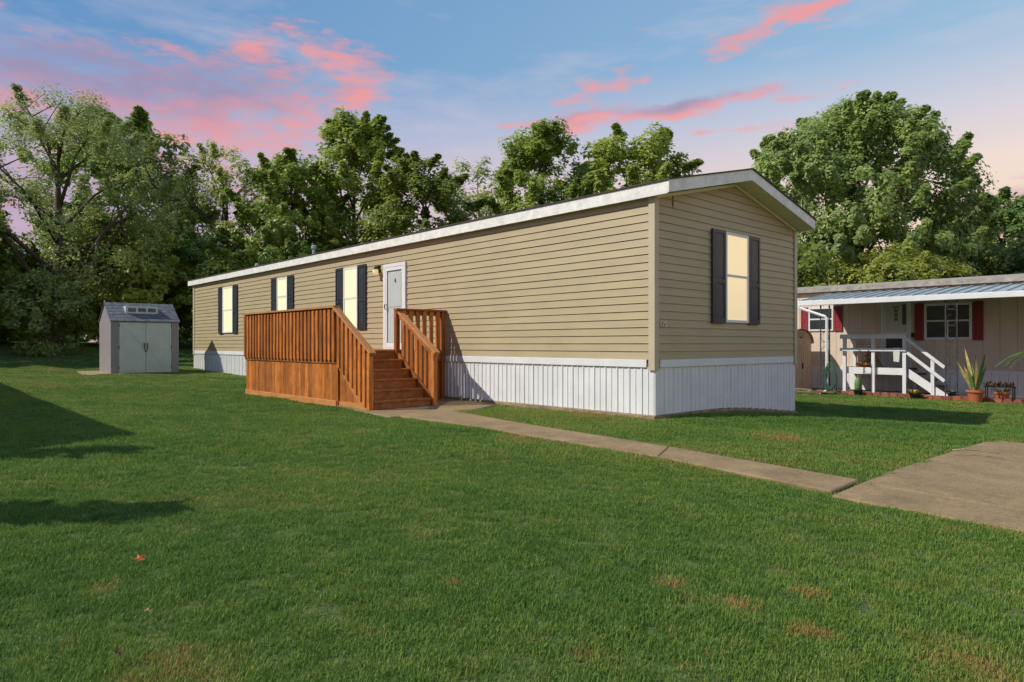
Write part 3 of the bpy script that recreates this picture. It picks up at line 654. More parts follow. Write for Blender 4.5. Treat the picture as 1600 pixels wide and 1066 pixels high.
# white porch
pc = thing('porch_steps', 'white painted wooden porch with railing and steps under the awning', 'porch')
PX, PY0, PY1, PZ = 12.97, .60, 2.36, .46
mb = MB(); mb.box(PX+.04, NX-.04, PY0, PY1, PZ-.04, PZ); mb.build('floor', MAT['iron'], pc)
mb = MB(); mb.box(PX, PX+.038, PY0-.02, PY1+.02, PZ-.19, PZ+.01); mb.build('rim_board', MAT['white'], pc)
mb = MB(); mb.box(PX+.04, NX-.04, PY1+.001, PY1+.038, PZ-.19, PZ+.01); mb.build('rim_board', MAT['white'], pc)
for x, y in ((PX-.045, PY0+.05), (PX-.045, 1.49), (PX-.045, PY1-.05), (NX-.16, PY1-.0), (NX-.16, PY0+.06)):
    mb = MB(); mb.box(x-.045, x+.044, y-.045, y+.045, G, 1.36 if x < 13.5 or y > 1 else PZ-.19); mb.build('post', MAT['white'], pc)
for z, h in ((1.375, .10), (1.0, .09)):
    mb = MB(); mb.box(PX-.13, PX-.091, PY0, PY1+.03, z-h/2, z+h/2); mb.build('rail', MAT['white'], pc)
    mb = MB(); mb.box(PX-.09, NX-.05, PY1+.046, PY1+.08, z-h/2, z+h/2); mb.build('rail', MAT['white'], pc)
mb = MB(); mb.box(PX-.15, PX-.0, PY0-.01, PY1+.05, 1.426, 1.455); mb.build('rail_cap', MAT['white'], pc)
for k in range(4):
    y = PY0-.26*(k+1); z = PZ-.165*(k+1)+.02
    mb = MB(); mb.box(PX+.05, NX-.16, y, y+.27, z-.035, z); mb.build('tread', MAT['iron'], pc)
for x in (PX+.0, NX-.14):
    mb = MB(); pr = [(PY0-.001, PZ+.02), (PY0-.001, PZ-.24), (PY0-.72, G), (PY0-1.02, G), (PY0-1.02, G+.06)]
    mb.loft([(x, a, b) for a, b in pr], [(x+.038, a, b) for a, b in pr]); mb.build('stringer', MAT['white'], pc)
mb = MB(); mb.box(PX-.045, PX-.002, -.10, -.01, G, .80); mb.build('post', MAT['white'], pc)
for z0 in (1.36, .98):
    mb = MB(); mb.bar((PX-.068, PY0+.05, z0), (PX-.068, -.36, z0-.84), .04, .085); mb.build('handrail', MAT['white'], pc)
mb = MB(); mb.loft([(PX-.15, .74, .98), (PX-.15, .92, .98), (PX-.15, .91, .66), (PX-.15, .76, .64)], [(PX-.132, .74, .98), (PX-.132, .92, .98), (PX-.132, .91, .66), (PX-.132, .76, .64)])
mb.box(PX-.15, PX-.085, .74, .92, 1.047, 1.06); tw = mb.build('towel', MAT['cloth'], bevel=.005); tag(tw, 'pale towel hanging over the white porch rail', 'towel')
# things on the porch
for i, (x, y, r, lb) in enumerate(((13.15, 1.98, .10, 'round orange pumpkin on the porch floor'), (13.12, 1.78, .075, 'small orange pumpkin beside the larger pumpkin on the porch'))):
    mb = MB(); n = 20; rows = 8
    for j in range(rows+1):
        ph = math.pi*j/rows
        for k in range(n):
            t = 2*math.pi*k/n; rr = r*math.sin(ph)*(1+.07*math.cos(t*8)); mb.v.append((rr*math.cos(t), rr*math.sin(t), r*.78*(1-math.cos(ph))))
    for j in range(rows):
        for k in range(n): mb.f.append((j*n+k, j*n+(k+1) % n, (j+1)*n+(k+1) % n, (j+1)*n+k))
    p = thing('pumpkin', lb, 'pumpkin', (x, y, PZ+.002)); mb.build('rind', MAT['orange'], p, smooth=True)
    mb = MB(); mb.tube([(0, 0, r*1.5), (.01, 0, r*1.75), (.03, .01, r*1.95)], [.015, .012, .012], 6); mb.build('stem', MAT['timber'], p)
fl = thing('flower_basket', 'basket of red flowers on a folding wooden stand on the porch', 'flowers', (13.3, 1.66, PZ))
mb = MB(); mb.bar((.0, -.22, 0), (.0, .05, .48), .03, .03); mb.bar((.0, .28, 0), (.0, .05, .48), .03, .03); mb.bar((.2, -.22, 0), (.2, .05, .48), .03, .03); mb.bar((.2, .28, 0), (.2, .05, .48), .03, .03); mb.box(-.02, .22, -.1, .24, .17, .20); mb.build('stand', MAT['timber'], fl)
mb = MB(); mb.lathe([(.08, .201), (.14, .30), (.14, .31)], 12, (.1, .05, 0)); mb.build('basket', MAT['timber'], fl)
mb = MB(); rr = random.Random(2)
for k in range(90):
    c = Vector((.1+rr.gauss(0, .08), .05+rr.gauss(0, .10), .42+rr.gauss(0, .06))); d = Vector((rr.gauss(0,1), rr.gauss(0,1), rr.gauss(.5,1))).normalized(); a = d.orthogonal().normalized()*.028; b = d.cross(a)
    mb.add([c-a, c-b, c+a+d*.01, c+b], [(0,1,2,3)])
mb.build('blossoms', MAT['redflower'], fl)

# tan shed with the arched roof
ts = thing('garden_shed', 'small tan metal shed with arched roof beside the downspout', 'shed', (12.05, 3.62, G))
pr = [(0, 0), (1.5, 0), (1.5, 1.5)] + [(.75+.80*math.cos(a), 1.5+.42*math.sin(a)) for a in np.linspace(.05, math.pi-.05, 12)] + [(0, 1.5)]
mb = MB(); mb.loft([(a, .0, b) for a, b in pr], [(a, 1.3, b) for a, b in pr]); mb.build('wall', MAT['tan_shed'], ts)
arc = [(.75+.83*math.cos(a), 1.49+.45*math.sin(a)) for a in np.linspace(0, math.pi, 14)]
mb = MB()
for (a, b), (c, d) in zip(arc[:-1], arc[1:]): mb.bar((a, -.05, b), (a, 1.35, b), .03, .02); mb.loft([(a, -.06, b), (c, -.06, d), (c, -.06, d+.02), (a, -.06, b+.02)], [(a, 1.36, b), (c, 1.36, d), (c, 1.36, d+.02), (a, 1.36, b+.02)])
mb.build('roof', MAT['tan_shed'], ts)
for a, b in ((.22, .74), (.76, 1.28)):
    mb = MB(); mb.box(a, b, -.022, -.001, .05, 1.45); d = mb.build('door', MAT['tan_shed'], ts)
    for k in range(4): mb = MB(); mb.box(a+.03+k*.125, a+.12+k*.125, -.028, -.0222, .08, 1.42); mb.build('door_rib', MAT['tan_shed'], d)
mb = MB(); mb.box(.80, .83, -.06, -.029, .68, .86); mb.build('handle', MAT['black'], ts)
mb = MB(); mb.lathe([(.0, 0), (.05, .01), (.05, .03)], 6, (.75, -.03, 1.66)); mb.build('vent', MAT['black'], ts)

# green hose, pots, plants, bricks, planks
hs = MB(); pts = []
for t in np.linspace(0, 2*math.pi*5, 90): pts.append((AX-.10-.02*math.sin(t*.37), 2.18+(.16+.012*math.sin(t*.9))*math.cos(t), .28+.36*math.sin(t)-.01*t))
pts += [(AX-.1, 2.1, -.12), (AX-.15, 2.06, -.2), (AX-.18, 1.9, G+.05), (AX-.12, 1.7, G+.05)]
tag(hs.tube(pts, .012, 6).build('garden_hose', MAT['hose'], smooth=True), 'green garden hose coiled on the white downspout', 'hose')
bb = thing('brick_border', 'row of red bricks edging the flower bed before the awning', 'brick edging', (0, 0, 0))
mb = MB(); pr = [(-.10, 0), (.10, 0), (.10, .09), (.06, .13), (0, .15), (-.06, .13), (-.10, .09)]
mb.loft([(-.04, a, b) for a, b in pr], [(.04, a, b) for a, b in pr]); bk = mb.mesh('brick', MAT['brick'])
y = 1.62
while y > -8:
    o = put('brick', bk, bb, (11.74+rnd.uniform(-.025, .025), y, G-.02+rnd.uniform(-.015, .01)), .008); o.rotation_euler = (rnd.uniform(-.06, .06), rnd.uniform(-.12, .12), rnd.uniform(-.08, .08)); y -= .215
mb = MB(); mb.box(-.05, .05, -.28, .28, 0, .11); bk2 = mb.mesh('brick', MAT['brick'])
for yy in (2.32, 1.74): put('brick', bk2, bb, (11.76, yy+.03, G), .008)
for i, (x, y, rz, ln, lb) in enumerate(((11.45, 2.75, .5, .9, 'weathered plank on the grass by the downspout foot'), (11.35, 2.35, .75, .7, 'shorter weathered plank lying askew by the downspout foot'), (11.7, 3.15, .3, .7, 'weathered plank lying in front of the tan shed'))):
    mb = MB(); mb.box(-.07, .07, -ln/2, ln/2, 0, .05); o = mb.build('plank', MAT['timber'], None, (x, y, G+.02+.03*i), bevel=.006); o.rotation_euler = (.05, .06, rz); tag(o, lb, 'plank')
def pot(name, label, loc, r, h, m, build):
    p = thing(name, label, 'potted plant', loc); mb = MB(); mb.lathe([(r*.68, 0), (r*.95, h*.82), (r*1.08, h*.82), (r*1.08, h), (r*.92, h), (r*.88, h*.86)], 18); mb.build('pot', MAT[m], p, smooth=False)
    mb = MB(); mb.lathe([(r*.87, h*.8), (.01, h*.84)], 14); mb.build('soil', MAT['mulch'], p); build(p); return p
def blade(mb, base, d, L, w, bend, n=6):
    d = Vector(d).normalized(); s = d.cross(Vector((.3, .2, 1))).normalized(); pts = []
    for i in range(n+1):
        t = i/n; c = Vector(base)+d*(L*t)+Vector((d.x*bend*t*t, d.y*bend*t*t, -abs(bend)*.6*t*t)); ww = w*(math.sin(math.pi*min(1, .25+.75*t))**.8)+.002
        pts += [tuple(c-s*ww), tuple(c+s*ww+Vector((0, 0, .004)))]
    mb.add(pts, [(2*i, 2*i+1, 2*i+3, 2*i+2) for i in range(n)])
def snake(p):
    r = random.Random(8); ya, ga = MB(), MB()
    for k in range(13):
        a = r.uniform(0, 6.28); t = r.uniform(.08, .34)
        blade(ya if k < 8 else ga, (.05*math.cos(a), .05*math.sin(a), .27), (t*math.cos(a), t*math.sin(a)+(.15 if k < 8 else -.12), 1), r.uniform(.6, 1.15), .04, r.uniform(0, .12))
    ya.build('yellow_leaves', MAT['yellowplant'], p); ga.build('green_leaves', MAT['greenplant'], p)
pot('potted_plant', 'tall half yellow leafy plant in an orange terracotta pot by the bricks', (11.42, -1.44, G), .19, .32, 'terra', snake)
def tuftp(n, L, m, z, sp=.9):
    def f(p):
        r = random.Random(n); mb = MB()
        for k in range(n):
            a = r.uniform(0, 6.28); blade(mb, (.03*math.cos(a), .03*math.sin(a), z), (sp*math.cos(a), sp*math.sin(a), r.uniform(.4, 1.3)), r.uniform(.6, 1)*L, .018, r.uniform(.02, .08))
        mb.build('leaves', MAT[m], p)
    return f
pot('potted_plant', 'low yellow green plant in a dark pot at the foot of the porch steps', (11.52, -.05, G), .14, .16, 'black', tuftp(40, .26, 'yellowplant', .12))
def cactus(p):
    mb = MB(); mb.lathe([(.04, .12), (.085, .2), (.09, .34), (.07, .46), (.03, .52)], 10); mb.build('stem', MAT['greenplant'], p, smooth=True)
pot('potted_plant', 'stubby green cactus in a black pot beside the brick border', (11.58, 1.42, G), .12, .18, 'black', cactus)
pot('potted_plant', 'small green plant in a brown pot behind the terracotta pot', (12.1, -1.85, G), .16, .26, 'terra', tuftp(30, .3, 'greenplant', .2))
st = thing('plant_stand', 'low black metal stand holding small reddish plants against the white skirting', 'plant stand', (12.35, -1.75, G))
mb = MB(); mb.box(-.12, .12, -.32, .32, .36, .39)
for a in (-.1, .1):
    for b in (-.29, .29): mb.box(a-.012, a+.012, b-.012, b+.012, 0, .3599)
mb.build('frame', MAT['black'], st); mb = MB(); r = random.Random(5)
for k in range(80):
    c = (r.uniform(-.08, .08), r.uniform(-.28, .28), .39); blade(mb, c, (r.gauss(0, .5), r.gauss(0, .5), 1), r.uniform(.06, .16), .02, .02, 3)
mb.build('leaves', MAT['dullred'], st)
pl = thing('palm_plant', 'potted palm with arching fronds in front of the tan wall', 'palm', (12.5, -2.72, G))
mb = MB(); mb.lathe([(.14, 0), (.2, .34), (.22, .34), (.22, .4)], 16); mb.build('pot', MAT['black'], pl)
mb = MB(); mb.tube([(0, 0, .4), (.02, .01, 1.15)], [.04, .03], 8); mb.build('stem', MAT['bark'], pl)
for k in range(9):
    a = k*.7+.4; mb = MB(); d = Vector((math.cos(a), math.sin(a), 0)); Lf = 1.05
    rib = [Vector((.02, .01, 1.14))+d*(Lf*t)+Vector((0, 0, .75*t-1.0*t*t)) for t in np.linspace(0, 1, 12)]
    mb.tube(rib, [.012-.0008*i for i in range(12)], 5)
    s = Vector((-d.y, d.x, 0))
    for i in range(2, 12):
        for sg in (-1, 1):
            for jj in (0, .5):
                b_ = rib[i-1].lerp(rib[i], jj); tip = b_+s*sg*(.26*math.sin(math.pi*(i+jj)/13)+.03)+d*.12+Vector((0, 0, -.08)); w_ = d*.012
                mb.add([b_-w_, tip, b_+w_], [(0,1,2)])
    mb.build('frond', MAT['greenplant'] if k % 4 else MAT['yellowplant'], pl)

# ------------------------------------------------------------------ trees
def leaf_cloud(rng, centres, radii, per, size, flat=.75, droop=0.0, mid=None):
    cs = np.repeat(np.asarray(centres), per, 0); rs = np.repeat(np.asarray(radii), per); n = len(cs)
    d = rng.normal(size=(n, 3)); d /= np.linalg.norm(d, axis=1)[:, None]
    rad = rs*rng.uniform(.25, 1, n)**.6
    p = cs + d*rad[:, None]*np.array([1, 1, flat])
    if droop: p[:, 2] -= droop*rng.uniform(0, 1, n)**2*rs
    out = 0
    if mid is not None:
        out = p-np.array(mid); out = out/(np.linalg.norm(out, axis=1)[:, None]+1e-6)*.75
    nrm = d*.55 + out + rng.normal(size=(n, 3))*.42 + np.array([0, 0, .4]); nrm /= np.linalg.norm(nrm, axis=1)[:, None]
    t = np.cross(nrm, rng.normal(size=(n, 3))); t /= np.linalg.norm(t, axis=1)[:, None]; b = np.cross(nrm, t)
    s = size*rng.uniform(.6, 1.35, n)[:, None]
    v = np.stack([p-t*s, p-b*s*.55-nrm*s*.15, p+t*s, p+b*s*.55-nrm*s*.15], 1)
    ct = rng.uniform(0, 1, len(centres)); tone = np.clip(np.repeat(ct, per)*.6 + rng.uniform(0, 1, n)*.4, 0, 1)
    return v, tone
def crown_mesh(name, v, tone, m):
    n = len(v); me = bpy.data.meshes.new(name); me.vertices.add(n*4); me.vertices.foreach_set('co', v.reshape(-1).astype(np.float32))
    me.loops.add(n*4); me.loops.foreach_set('vertex_index', np.arange(n*4, dtype=np.int32)); me.polygons.add(n)
    me.polygons.foreach_set('loop_start', np.arange(0, n*4, 4, dtype=np.int32)); me.polygons.foreach_set('loop_total', np.full(n, 4, dtype=np.int32))
    me.update(calc_edges=True); at = me.attributes.new('tone', 'FLOAT', 'POINT'); at.data.foreach_set('value', np.repeat(tone, 4).astype(np.float32))
    me.materials.append(m); me.validate(); return me
def make_tree(seed, h, cr, base=.22, trunk=.2, limbs=9, per=70, size=.17, clump=.75, m='leaf_mid', style='round', fill=60):
    """trunk and crown meshes for a tree of height h whose crown has radius cr"""
    rng = np.random.default_rng(seed); wood = MB(); cen = []; rad = []
    zc = h*(base+1)/2; hz = h*(1-base)/2
    lean = rng.normal(0, .25, 2)
    top = Vector((lean[0], lean[1], h*.86))
    tp = [Vector((0, 0, -.3)), Vector((lean[0]*.1, lean[1]*.1, h*.15)), Vector((lean[0]*.5, lean[1]*.3, h*.4)), Vector((lean[0]*.8, lean[1]*.8, h*.65)), top]
    wood.tube(tp, [trunk*1.35, trunk, trunk*.72, trunk*.42, trunk*.1], 8)
    def on_trunk(t):
        f = t*4; i = min(3, int(f)); return tp[i].lerp(tp[i+1], f-i)
    def bound(d, z):  # lumpy ellipsoid radius at height z
        q = max(0.05, 1-((z-zc)/hz)**2)**.5
        return cr*q
    for k in range(limbs):
        t = .22 + .68*k/(limbs-1); st_ = on_trunk(t); a = k*2.4 + rng.uniform(-.5, .5)
        up = rng.uniform(.25, .6) if style != 'spread' else rng.uniform(.35, .8)
        zt = min(h*.97, st_.z + h*up*(.9-t*.55)); rr = bound(a, zt)*rng.uniform(.72, 1.08)
        end = Vector((st_.x+math.cos(a)*rr, st_.y+math.sin(a)*rr, zt)); mid = st_.lerp(end, .5)+Vector((rng.normal(0, .15), rng.normal(0, .15), h*.03))
        r0 = trunk*(.62-.4*t); wood.tube([st_, mid, end], [r0, r0*.55, .02], 6)
        cen.append(end); rad.append(clump*rng.uniform(.7, 1.1)); cen.append(mid.lerp(end, .5)); rad.append(clump*rng.uniform(.6, 1))
        for j in range(5):
            f = rng.uniform(.35, .95); s_ = mid.lerp(end, (f-.35)/.65) if f > .5 else st_.lerp(mid, f*2)
            dv = Vector((rng.normal(), rng.normal(), rng.normal(.35, .7))).normalized()*cr*rng.uniform(.22, .45); e_ = s_+dv
            wood.tube([s_, s_.lerp(e_, .5)+Vector((0, 0, .08)), e_], [r0*.35, r0*.2, .012], 5)
            cen.append(e_); rad.append(clump*rng.uniform(.55, 1.0))
    lump = rng.uniform(.78, 1.12, (7,)); ph = rng.uniform(0, 6.28, 7)
    for k in range(fill):
        a = rng.uniform(0, 6.28); z = zc + hz*rng.uniform(-1, 1); g = .9+.16*math.sin(a*2+ph[0])+.12*math.sin(a*3+z*1.1+ph[1])+.10*math.sin(z*2.1+ph[2]+a)
        rr = bound(a, z)*g*rng.uniform(.45, 1)**.5
        cen.append(Vector((lean[0]*.6+math.cos(a)*rr, lean[1]*.6+math.sin(a)*rr, z))); rad.append(clump*rng.uniform(.55, 1.1))
    # leafy shoots that break the outline
    for k in range(int(fill*.35)):
        a = rng.uniform(0, 6.28); z = zc+hz*rng.uniform(-.3, .98); rr = bound(a, z)*rng.uniform(.9, 1.1)
        p0 = Vector((math.cos(a)*rr, math.sin(a)*rr, z)); d = Vector((math.cos(a), math.sin(a), rng.uniform(.3, 1.6))).normalized()
        for q in range(3): cen.append(p0+d*(.35*q*clump)); rad.append(clump*(.42-.09*q))
    v, tone = leaf_cloud(rng, [tuple(c) for c in cen], rad, per, size, .8, .5 if style == 'spread' else 0, (0, 0, zc-hz*.3))
    return wood.mesh('trunk', MAT['bark'], True), crown_mesh('crown', v, tone, MAT[m])
def plant_tree(name, label, meshes, x, y, s=1, rz=0, group=None, cat='tree', sz=None):
    t = thing(name, label, cat, (x, y, float(gz(x, y))-.05), rz, group); t.scale = (s, s, sz or s)
    put('trunk', meshes[0], t); put('crown', meshes[1], t); return t
A = make_tree(1, 12.6, 5.2, .20, .30, 16, 175, .072, .92, 'leaf_wil', 'spread', 95)
B = make_tree(2, 11.5, 3.2, .12, .2, 10, 110, .125, .80, 'leaf_mid', 'round', 120)
Cc = make_tree(3, 14.0, 3.1, .15, .24, 12, 110, .125, .82, 'leaf_mid', 'round', 130)
D = make_tree(4, 11.8, 3.4, .25, .2, 12, 60, .11, .70, 'leaf_wil', 'spread', 50)
E_ = make_tree(5, 13.5, 5.9, .06, .34, 14, 165, .115, .92, 'leaf_map', 'round', 430)
F_ = make_tree(6, 6.0, 3.0, .02, .14, 9, 110, .12, .70, 'leaf_mid', 'round', 110)
G_ = make_tree(7, 11.0, 3.3, .10, .22, 10, 105, .13, .80, 'leaf_dark', 'round', 115)
H_ = make_tree(8, 5.2, 2.9, .02, .12, 8, 150, .085, .62, 'leaf_yel', 'round', 140)
I_ = make_tree(9, 2.7, 1.15, .02, .05, 8, 80, .06, .36, 'leaf_wil', 'round', 55)
J_ = make_tree(10, 11.0, 3.0, .12, .2, 10, 110, .12, .78, 'leaf_yel', 'round', 110)
K_ = make_tree(11, 3.0, .20, .04, .04, 8, 40, .05, .17, 'leaf_dark', 'round', 40)
back = 'trees lining the back of the lot'
plant_tree('spreading_tree', 'tall airy grey green tree with bare spreading limbs behind the storage shed', A, -2.6, 32.6, 1, .3, sz=.93)
plant_tree('broadleaf_tree', 'dark green tree rising behind the airy spreading tree', G_, 2.6, 41.5, 1.28, 1.0)
plant_tree('broadleaf_tree', 'yellow green leafy tree left of the airy spreading tree', J_, -7.4, 33.0, .72, 2.0)
plant_tree('thin_tree', 'thin crowned yellowing tree between the shed and the beige home', D, 7.3, 38.2, 1.05, 1.1)
plant_tree('broadleaf_tree', 'mid green tree with pointed top next to the thin crowned tree', B, 9.4, 33.6, 1.02, .4)
plant_tree('tall_tree', 'tallest green tree rising behind the middle of the beige home', Cc, 13.2, 32.2, 1.07, 2.2)
plant_tree('broadleaf_tree', 'yellow green rounded tree right of the tallest tree', J_, 15.0, 27.4, 1.08, .2)
plant_tree('thin_tree', 'open leaved slender tree between two fuller trees behind the roof', D, 21.3, 30.1, 1.12, 3.0)
plant_tree('tall_tree', 'dark narrow tree behind the roof ridge of the beige home', Cc, 22.2, 24.0, 1.06, 4.0)
plant_tree('broadleaf_tree', 'broad green tree nearest the gable peak behind the roof', B, 25.4, 19.8, 1.25, 1.6)
plant_tree('maple_tree', 'huge dense green maple behind the tan home', E_, 26.9, 7.5, .88, .5, sz=.97)
plant_tree('broadleaf_tree', 'small rounded tree beyond the maple and the tan home', G_, 43.0, 4.6, .98, 2.2)
plant_tree('hedge_tree', 'yellow green bushy tree over the roof of the tan home beside the maple', H_, 31.5, 1.2, 1.22, 1.2)
for (x, y, s, rz, lb) in ((20.3, 7.6, .98, .0, 'yellow green hedge bush behind the tan home near the gable'), (21.6, 4.2, 1.0, 2.0, 'yellow green hedge bush behind the awning below the maple')):
    plant_tree('hedge_bush', lb, H_, x, y, s, rz, cat='bush')
plant_tree('shrub', 'loose grey green shrub on the lawn left of the storage shed', I_, -3.6, 33.0-4.4, 1.25, 0, cat='shrub')
# off to the left, outside the picture, shading the far lawn and the near grass
plant_tree('broadleaf_tree', 'green tree by the far lawn shading the grass', G_, -9.5, 29.5, .9, 1.4, 'trees beyond the left edge of the lawn')
plant_tree('broadleaf_tree', 'green tree by the far lawn shading the grass', B, -13.5, 34.5, .9, 2.4, 'trees beyond the left edge of the lawn')
for x, y, rz in ((-9.2, 3.65, 0), (-9.5, 1.05, 2)):
    plant_tree('columnar_shrub', 'narrow columnar shrub beside the beige home across the lawn', K_, x, y, 1, rz, 'columnar shrubs across the lawn', 'shrub')
# understory behind the lawn
ur = random.Random(12)
spots = [(-9, 38), (-6, 36.2), (-4.6, 39), (-1.2, 37), (0.8, 35.2), (2.6, 37.5), (4.4, 34.4), (6.2, 36.0), (5.2, 31.5), (8.0, 30.0), (10.6, 29.6), (11.6, 34.0), (12.5, 27.6), (16.5, 31.5), (18.5, 25.6), (20.0, 21.0), (23.2, 18.0), (28.0, 16.0), (31, 12.5), (24.5, 26.5), (35.5, 8), (37, 2.5), (40, -2), (-12.5, 40), (34, -4), (31.5, 9.5), (33.5, 6.2), (29.5, 12.2)]
for i, (x, y) in enumerate(spots):
    plant_tree('understory_bush', 'low dark leafy bush filling the foot of the tree line' if i % 3 else 'young dark tree with narrow crown among the low bushes of the tree line', F_ if i % 3 else G_, x, y, (ur.uniform(.85, 1.2) if i % 3 else ur.uniform(.55, .7)), ur.uniform(0, 6), 'bushes at the foot of the tree line', 'bush')
# far woods closing the view
rng = np.random.default_rng(77); cen = []; rad = []
for k in range(900):
    a = rng.uniform(-1.5, 1.5); d = rng.uniform(58, 72); x = CAM[0]+d*math.sin(YAW+a); y = CAM[1]+d*math.cos(YAW+a); top = 5.0+1.4*math.sin(a*9)+1.0*math.sin(a*23+1)
    cen.append((x, y, float(gz(x, y))+rng.uniform(0, top))); rad.append(rng.uniform(1.0, 1.7))
v, tone = leaf_cloud(rng, cen, rad, 110, .36)
o = put('far_woods', crown_mesh('far_woods', v, tone, MAT['leaf_dark'])); tag(o, 'dark far woods closing the view behind the tree line', 'woods', kind='stuff')

# ------------------------------------------------------------------ lawn
def tuft(seed, n, spread, h, w):
    r = random.Random(seed); mb = MB()
    for k in range(n):
        a = r.uniform(0, 6.28); q = spread*math.sqrt(r.random()); b = Vector((q*math.cos(a), q*math.sin(a), -.01)); az_ = r.uniform(0, 6.28); ln = h*r.uniform(.55, 1.25); lean = r.uniform(.1, .75)
        d = Vector((math.cos(az_), math.sin(az_), 0)); s = Vector((-d.y, d.x, 0))*w*r.uniform(.7, 1.2)
        m_ = b+d*ln*lean*.35+Vector((0, 0, ln*.62)); t = b+d*ln*lean+Vector((0, 0, ln*(1-.25*lean)))
        mb.add([b-s, b+s, m_+s*.7, m_-s*.7, t], [(0,1,2,3), (3,2,4)])
    return mb
gm = bpy.data.materials.new('grass_blades'); gm.use_nodes = True; t = gm.node_tree; p = t.nodes['Principled BSDF']
at = t.nodes.new('ShaderNodeAttribute'); at.attribute_type = 'INSTANCER'; at.attribute_name = 'tone'
cr_ = t.nodes.new('ShaderNodeValToRGB'); els = cr_.color_ramp.elements
els[0].position = 0; els[0].color = (.070, .165, .030, 1); els[1].position = 1; els[1].color = (.40, .25, .085, 1)
for q, c in ((.35, (.128, .240, .040)), (.6, (.215, .310, .055)), (.8, (.31, .30, .075))): e = els.new(q); e.color = (*c, 1)
t.links.new(at.outputs['Fac'], cr_.inputs[0]); t.links.new(cr_.outputs[0], p.inputs['Base Color']); p.inputs['Roughness'].default_value = .55; p.inputs['Specular IOR Level'].default_value = .3
tr = t.nodes.new('ShaderNodeBsdfTranslucent'); mx = t.nodes.new('ShaderNodeMixShader'); mx.inputs[0].default_value = .3
t.links.new(cr_.outputs[0], tr.inputs[0]); t.links.new(p.outputs[0], mx.inputs[1]); t.links.new(tr.outputs[0], mx.inputs[2]); t.links.new(mx.outputs[0], t.nodes['Material Output'].inputs[0])
def inpoly(x, y, poly):
    ins = np.zeros(len(x), bool); j = len(poly)-1
    for i in range(len(poly)):
        xi, yi = poly[i]; xj, yj = poly[j]
        if yi != yj: ins ^= ((yi > y) != (yj > y)) & (x < (xj-xi)*(y-yi)/(yj-yi)+xi)
        j = i
    return ins
solid = [WALK, PAD] + DRV + [[(0, 0), (WID, 0), (WID, LEN), (0, LEN)], [(DX+.03, DY0), (0, DY0), (0, DY1), (DX+.03, DY1)], [(SX0, ybot), (SX1, ybot), (SX1, DY0), (SX0, DY0)],
         [(-3.3, 19.05), (-1.1, 19.05), (-1.1, 20.8), (-3.3, 20.8)], [(-4.0, 18.95), (-3.2, 18.85), (-3.2, 20.4), (-3.9, 20.4)], [(11.9, -9), (19, -9), (19, 9), (11.9, 9)], [(-14.4, 5.4), (-9.5, 5.4), (-9.5, 27), (-14.4, 27)]]
def seg_dist(x, y, pts):
    best = np.full(len(x), 9.)
    for (x0, y0), (x1, y1) in zip(pts[:-1], pts[1:]):
        dx, dy = x1-x0, y1-y0; t_ = np.clip(((x-x0)*dx+(y-y0)*dy)/(dx*dx+dy*dy), 0, 1); best = np.minimum(best, np.hypot(x-x0-t_*dx, y-y0-t_*dy))
    return best
def vnoise(x, y, f, seed):
    r = np.random.default_rng(seed); o = 0
    for k in range(5):
        a = r.uniform(0, 6.28); b = r.uniform(0, 6.28); ff_ = f*r.uniform(.6, 1.7); o = o+np.sin(x*ff_*math.cos(a)+y*ff_*math.sin(a)+b)
    return o/5
rng = np.random.default_rng(5); P = []
for d0, d1, den, sc in ((.8, 3.5, 640, 1.0), (3.5, 7, 480, 1.0), (7, 12, 260, 1.25), (12, 20, 120, 1.6), (20, 32, 45, 2.3), (32, 48, 14, 3.2)):
    half = R_(48); n = int(den*half*(d1*d1-d0*d0)); r = np.sqrt(rng.uniform(d0*d0, d1*d1, n)); a = rng.uniform(-half, half, n)
    P.append(np.stack([CAM[0]+r*np.sin(YAW+a), CAM[1]+r*np.cos(YAW+a), np.full(n, sc)], 1))
P = np.concatenate(P); x, y = P[:, 0], P[:, 1]; keep = np.ones(len(x), bool)
jx = x-.05+rng.normal(0, .022, len(x))*1.0+.03*np.sin(y*7.3)*np.sin(y*2.9+1); jx = np.where(x < -2.45, x+2*.05+(jx-x)*.6-.10, x+(jx-x)*.7+.02); jy = y+rng.normal(0, .02, len(x))+.02*np.sin(x*6.1)
for i, q in enumerate(solid): keep &= ~(inpoly(jx, jy, q) if i < 6 else inpoly(x, y, q))
P = P[keep]; x, y = P[:, 0], P[:, 1]
edge = np.minimum(seg_dist(x, y, WALK+WALK[:1]), seg_dist(x, y, [(-2.93, -9), (-2.93, -3.86), (0, -3.95), (1.22, -4.15), (1.28, -9)])); wall_d = np.minimum(seg_dist(x, y, [(0, 0), (0, LEN)]), seg_dist(x, y, [(0, 0), (WID, 0)]))
tone = .39 + .15*vnoise(x, y, .55, 1) + .15*vnoise(x, y, 1.9, 2) + .10*vnoise(x, y, 5, 3) + rng.normal(0, .15, len(x))
tone += .26*np.exp(-edge/.10) + .16*np.exp(-wall_d/.5) + .12*((x > -2.1) & (x < 0) & (y > -3.8) & (y < 3.5))
dry = np.clip(vnoise(x, y, 3.1, 9)*vnoise(x, y, 1.3, 10)*3.2-.55, 0, .5); tone += dry*rng.uniform(.2, 1, len(x))
for cx_, cy_, rx in ((-5.43, -4.04, .09), (-5.55, -4.25, .05), (-5.43, -4.42, .09), (-5.47, -4.82, .08), (-6.33, -3.25, .05), (-7.75, -2.0, .09), (-6.37, -4.25, .05), (-5.0, -4.6, .06)):
    tone += .75*np.exp(-((x-cx_)**2+(y-cy_)**2)/rx**2)
tone += .10*ss(14, 24, np.hypot(x-CAM[0], y-CAM[1]))
tone = np.clip(tone, 0, 1)
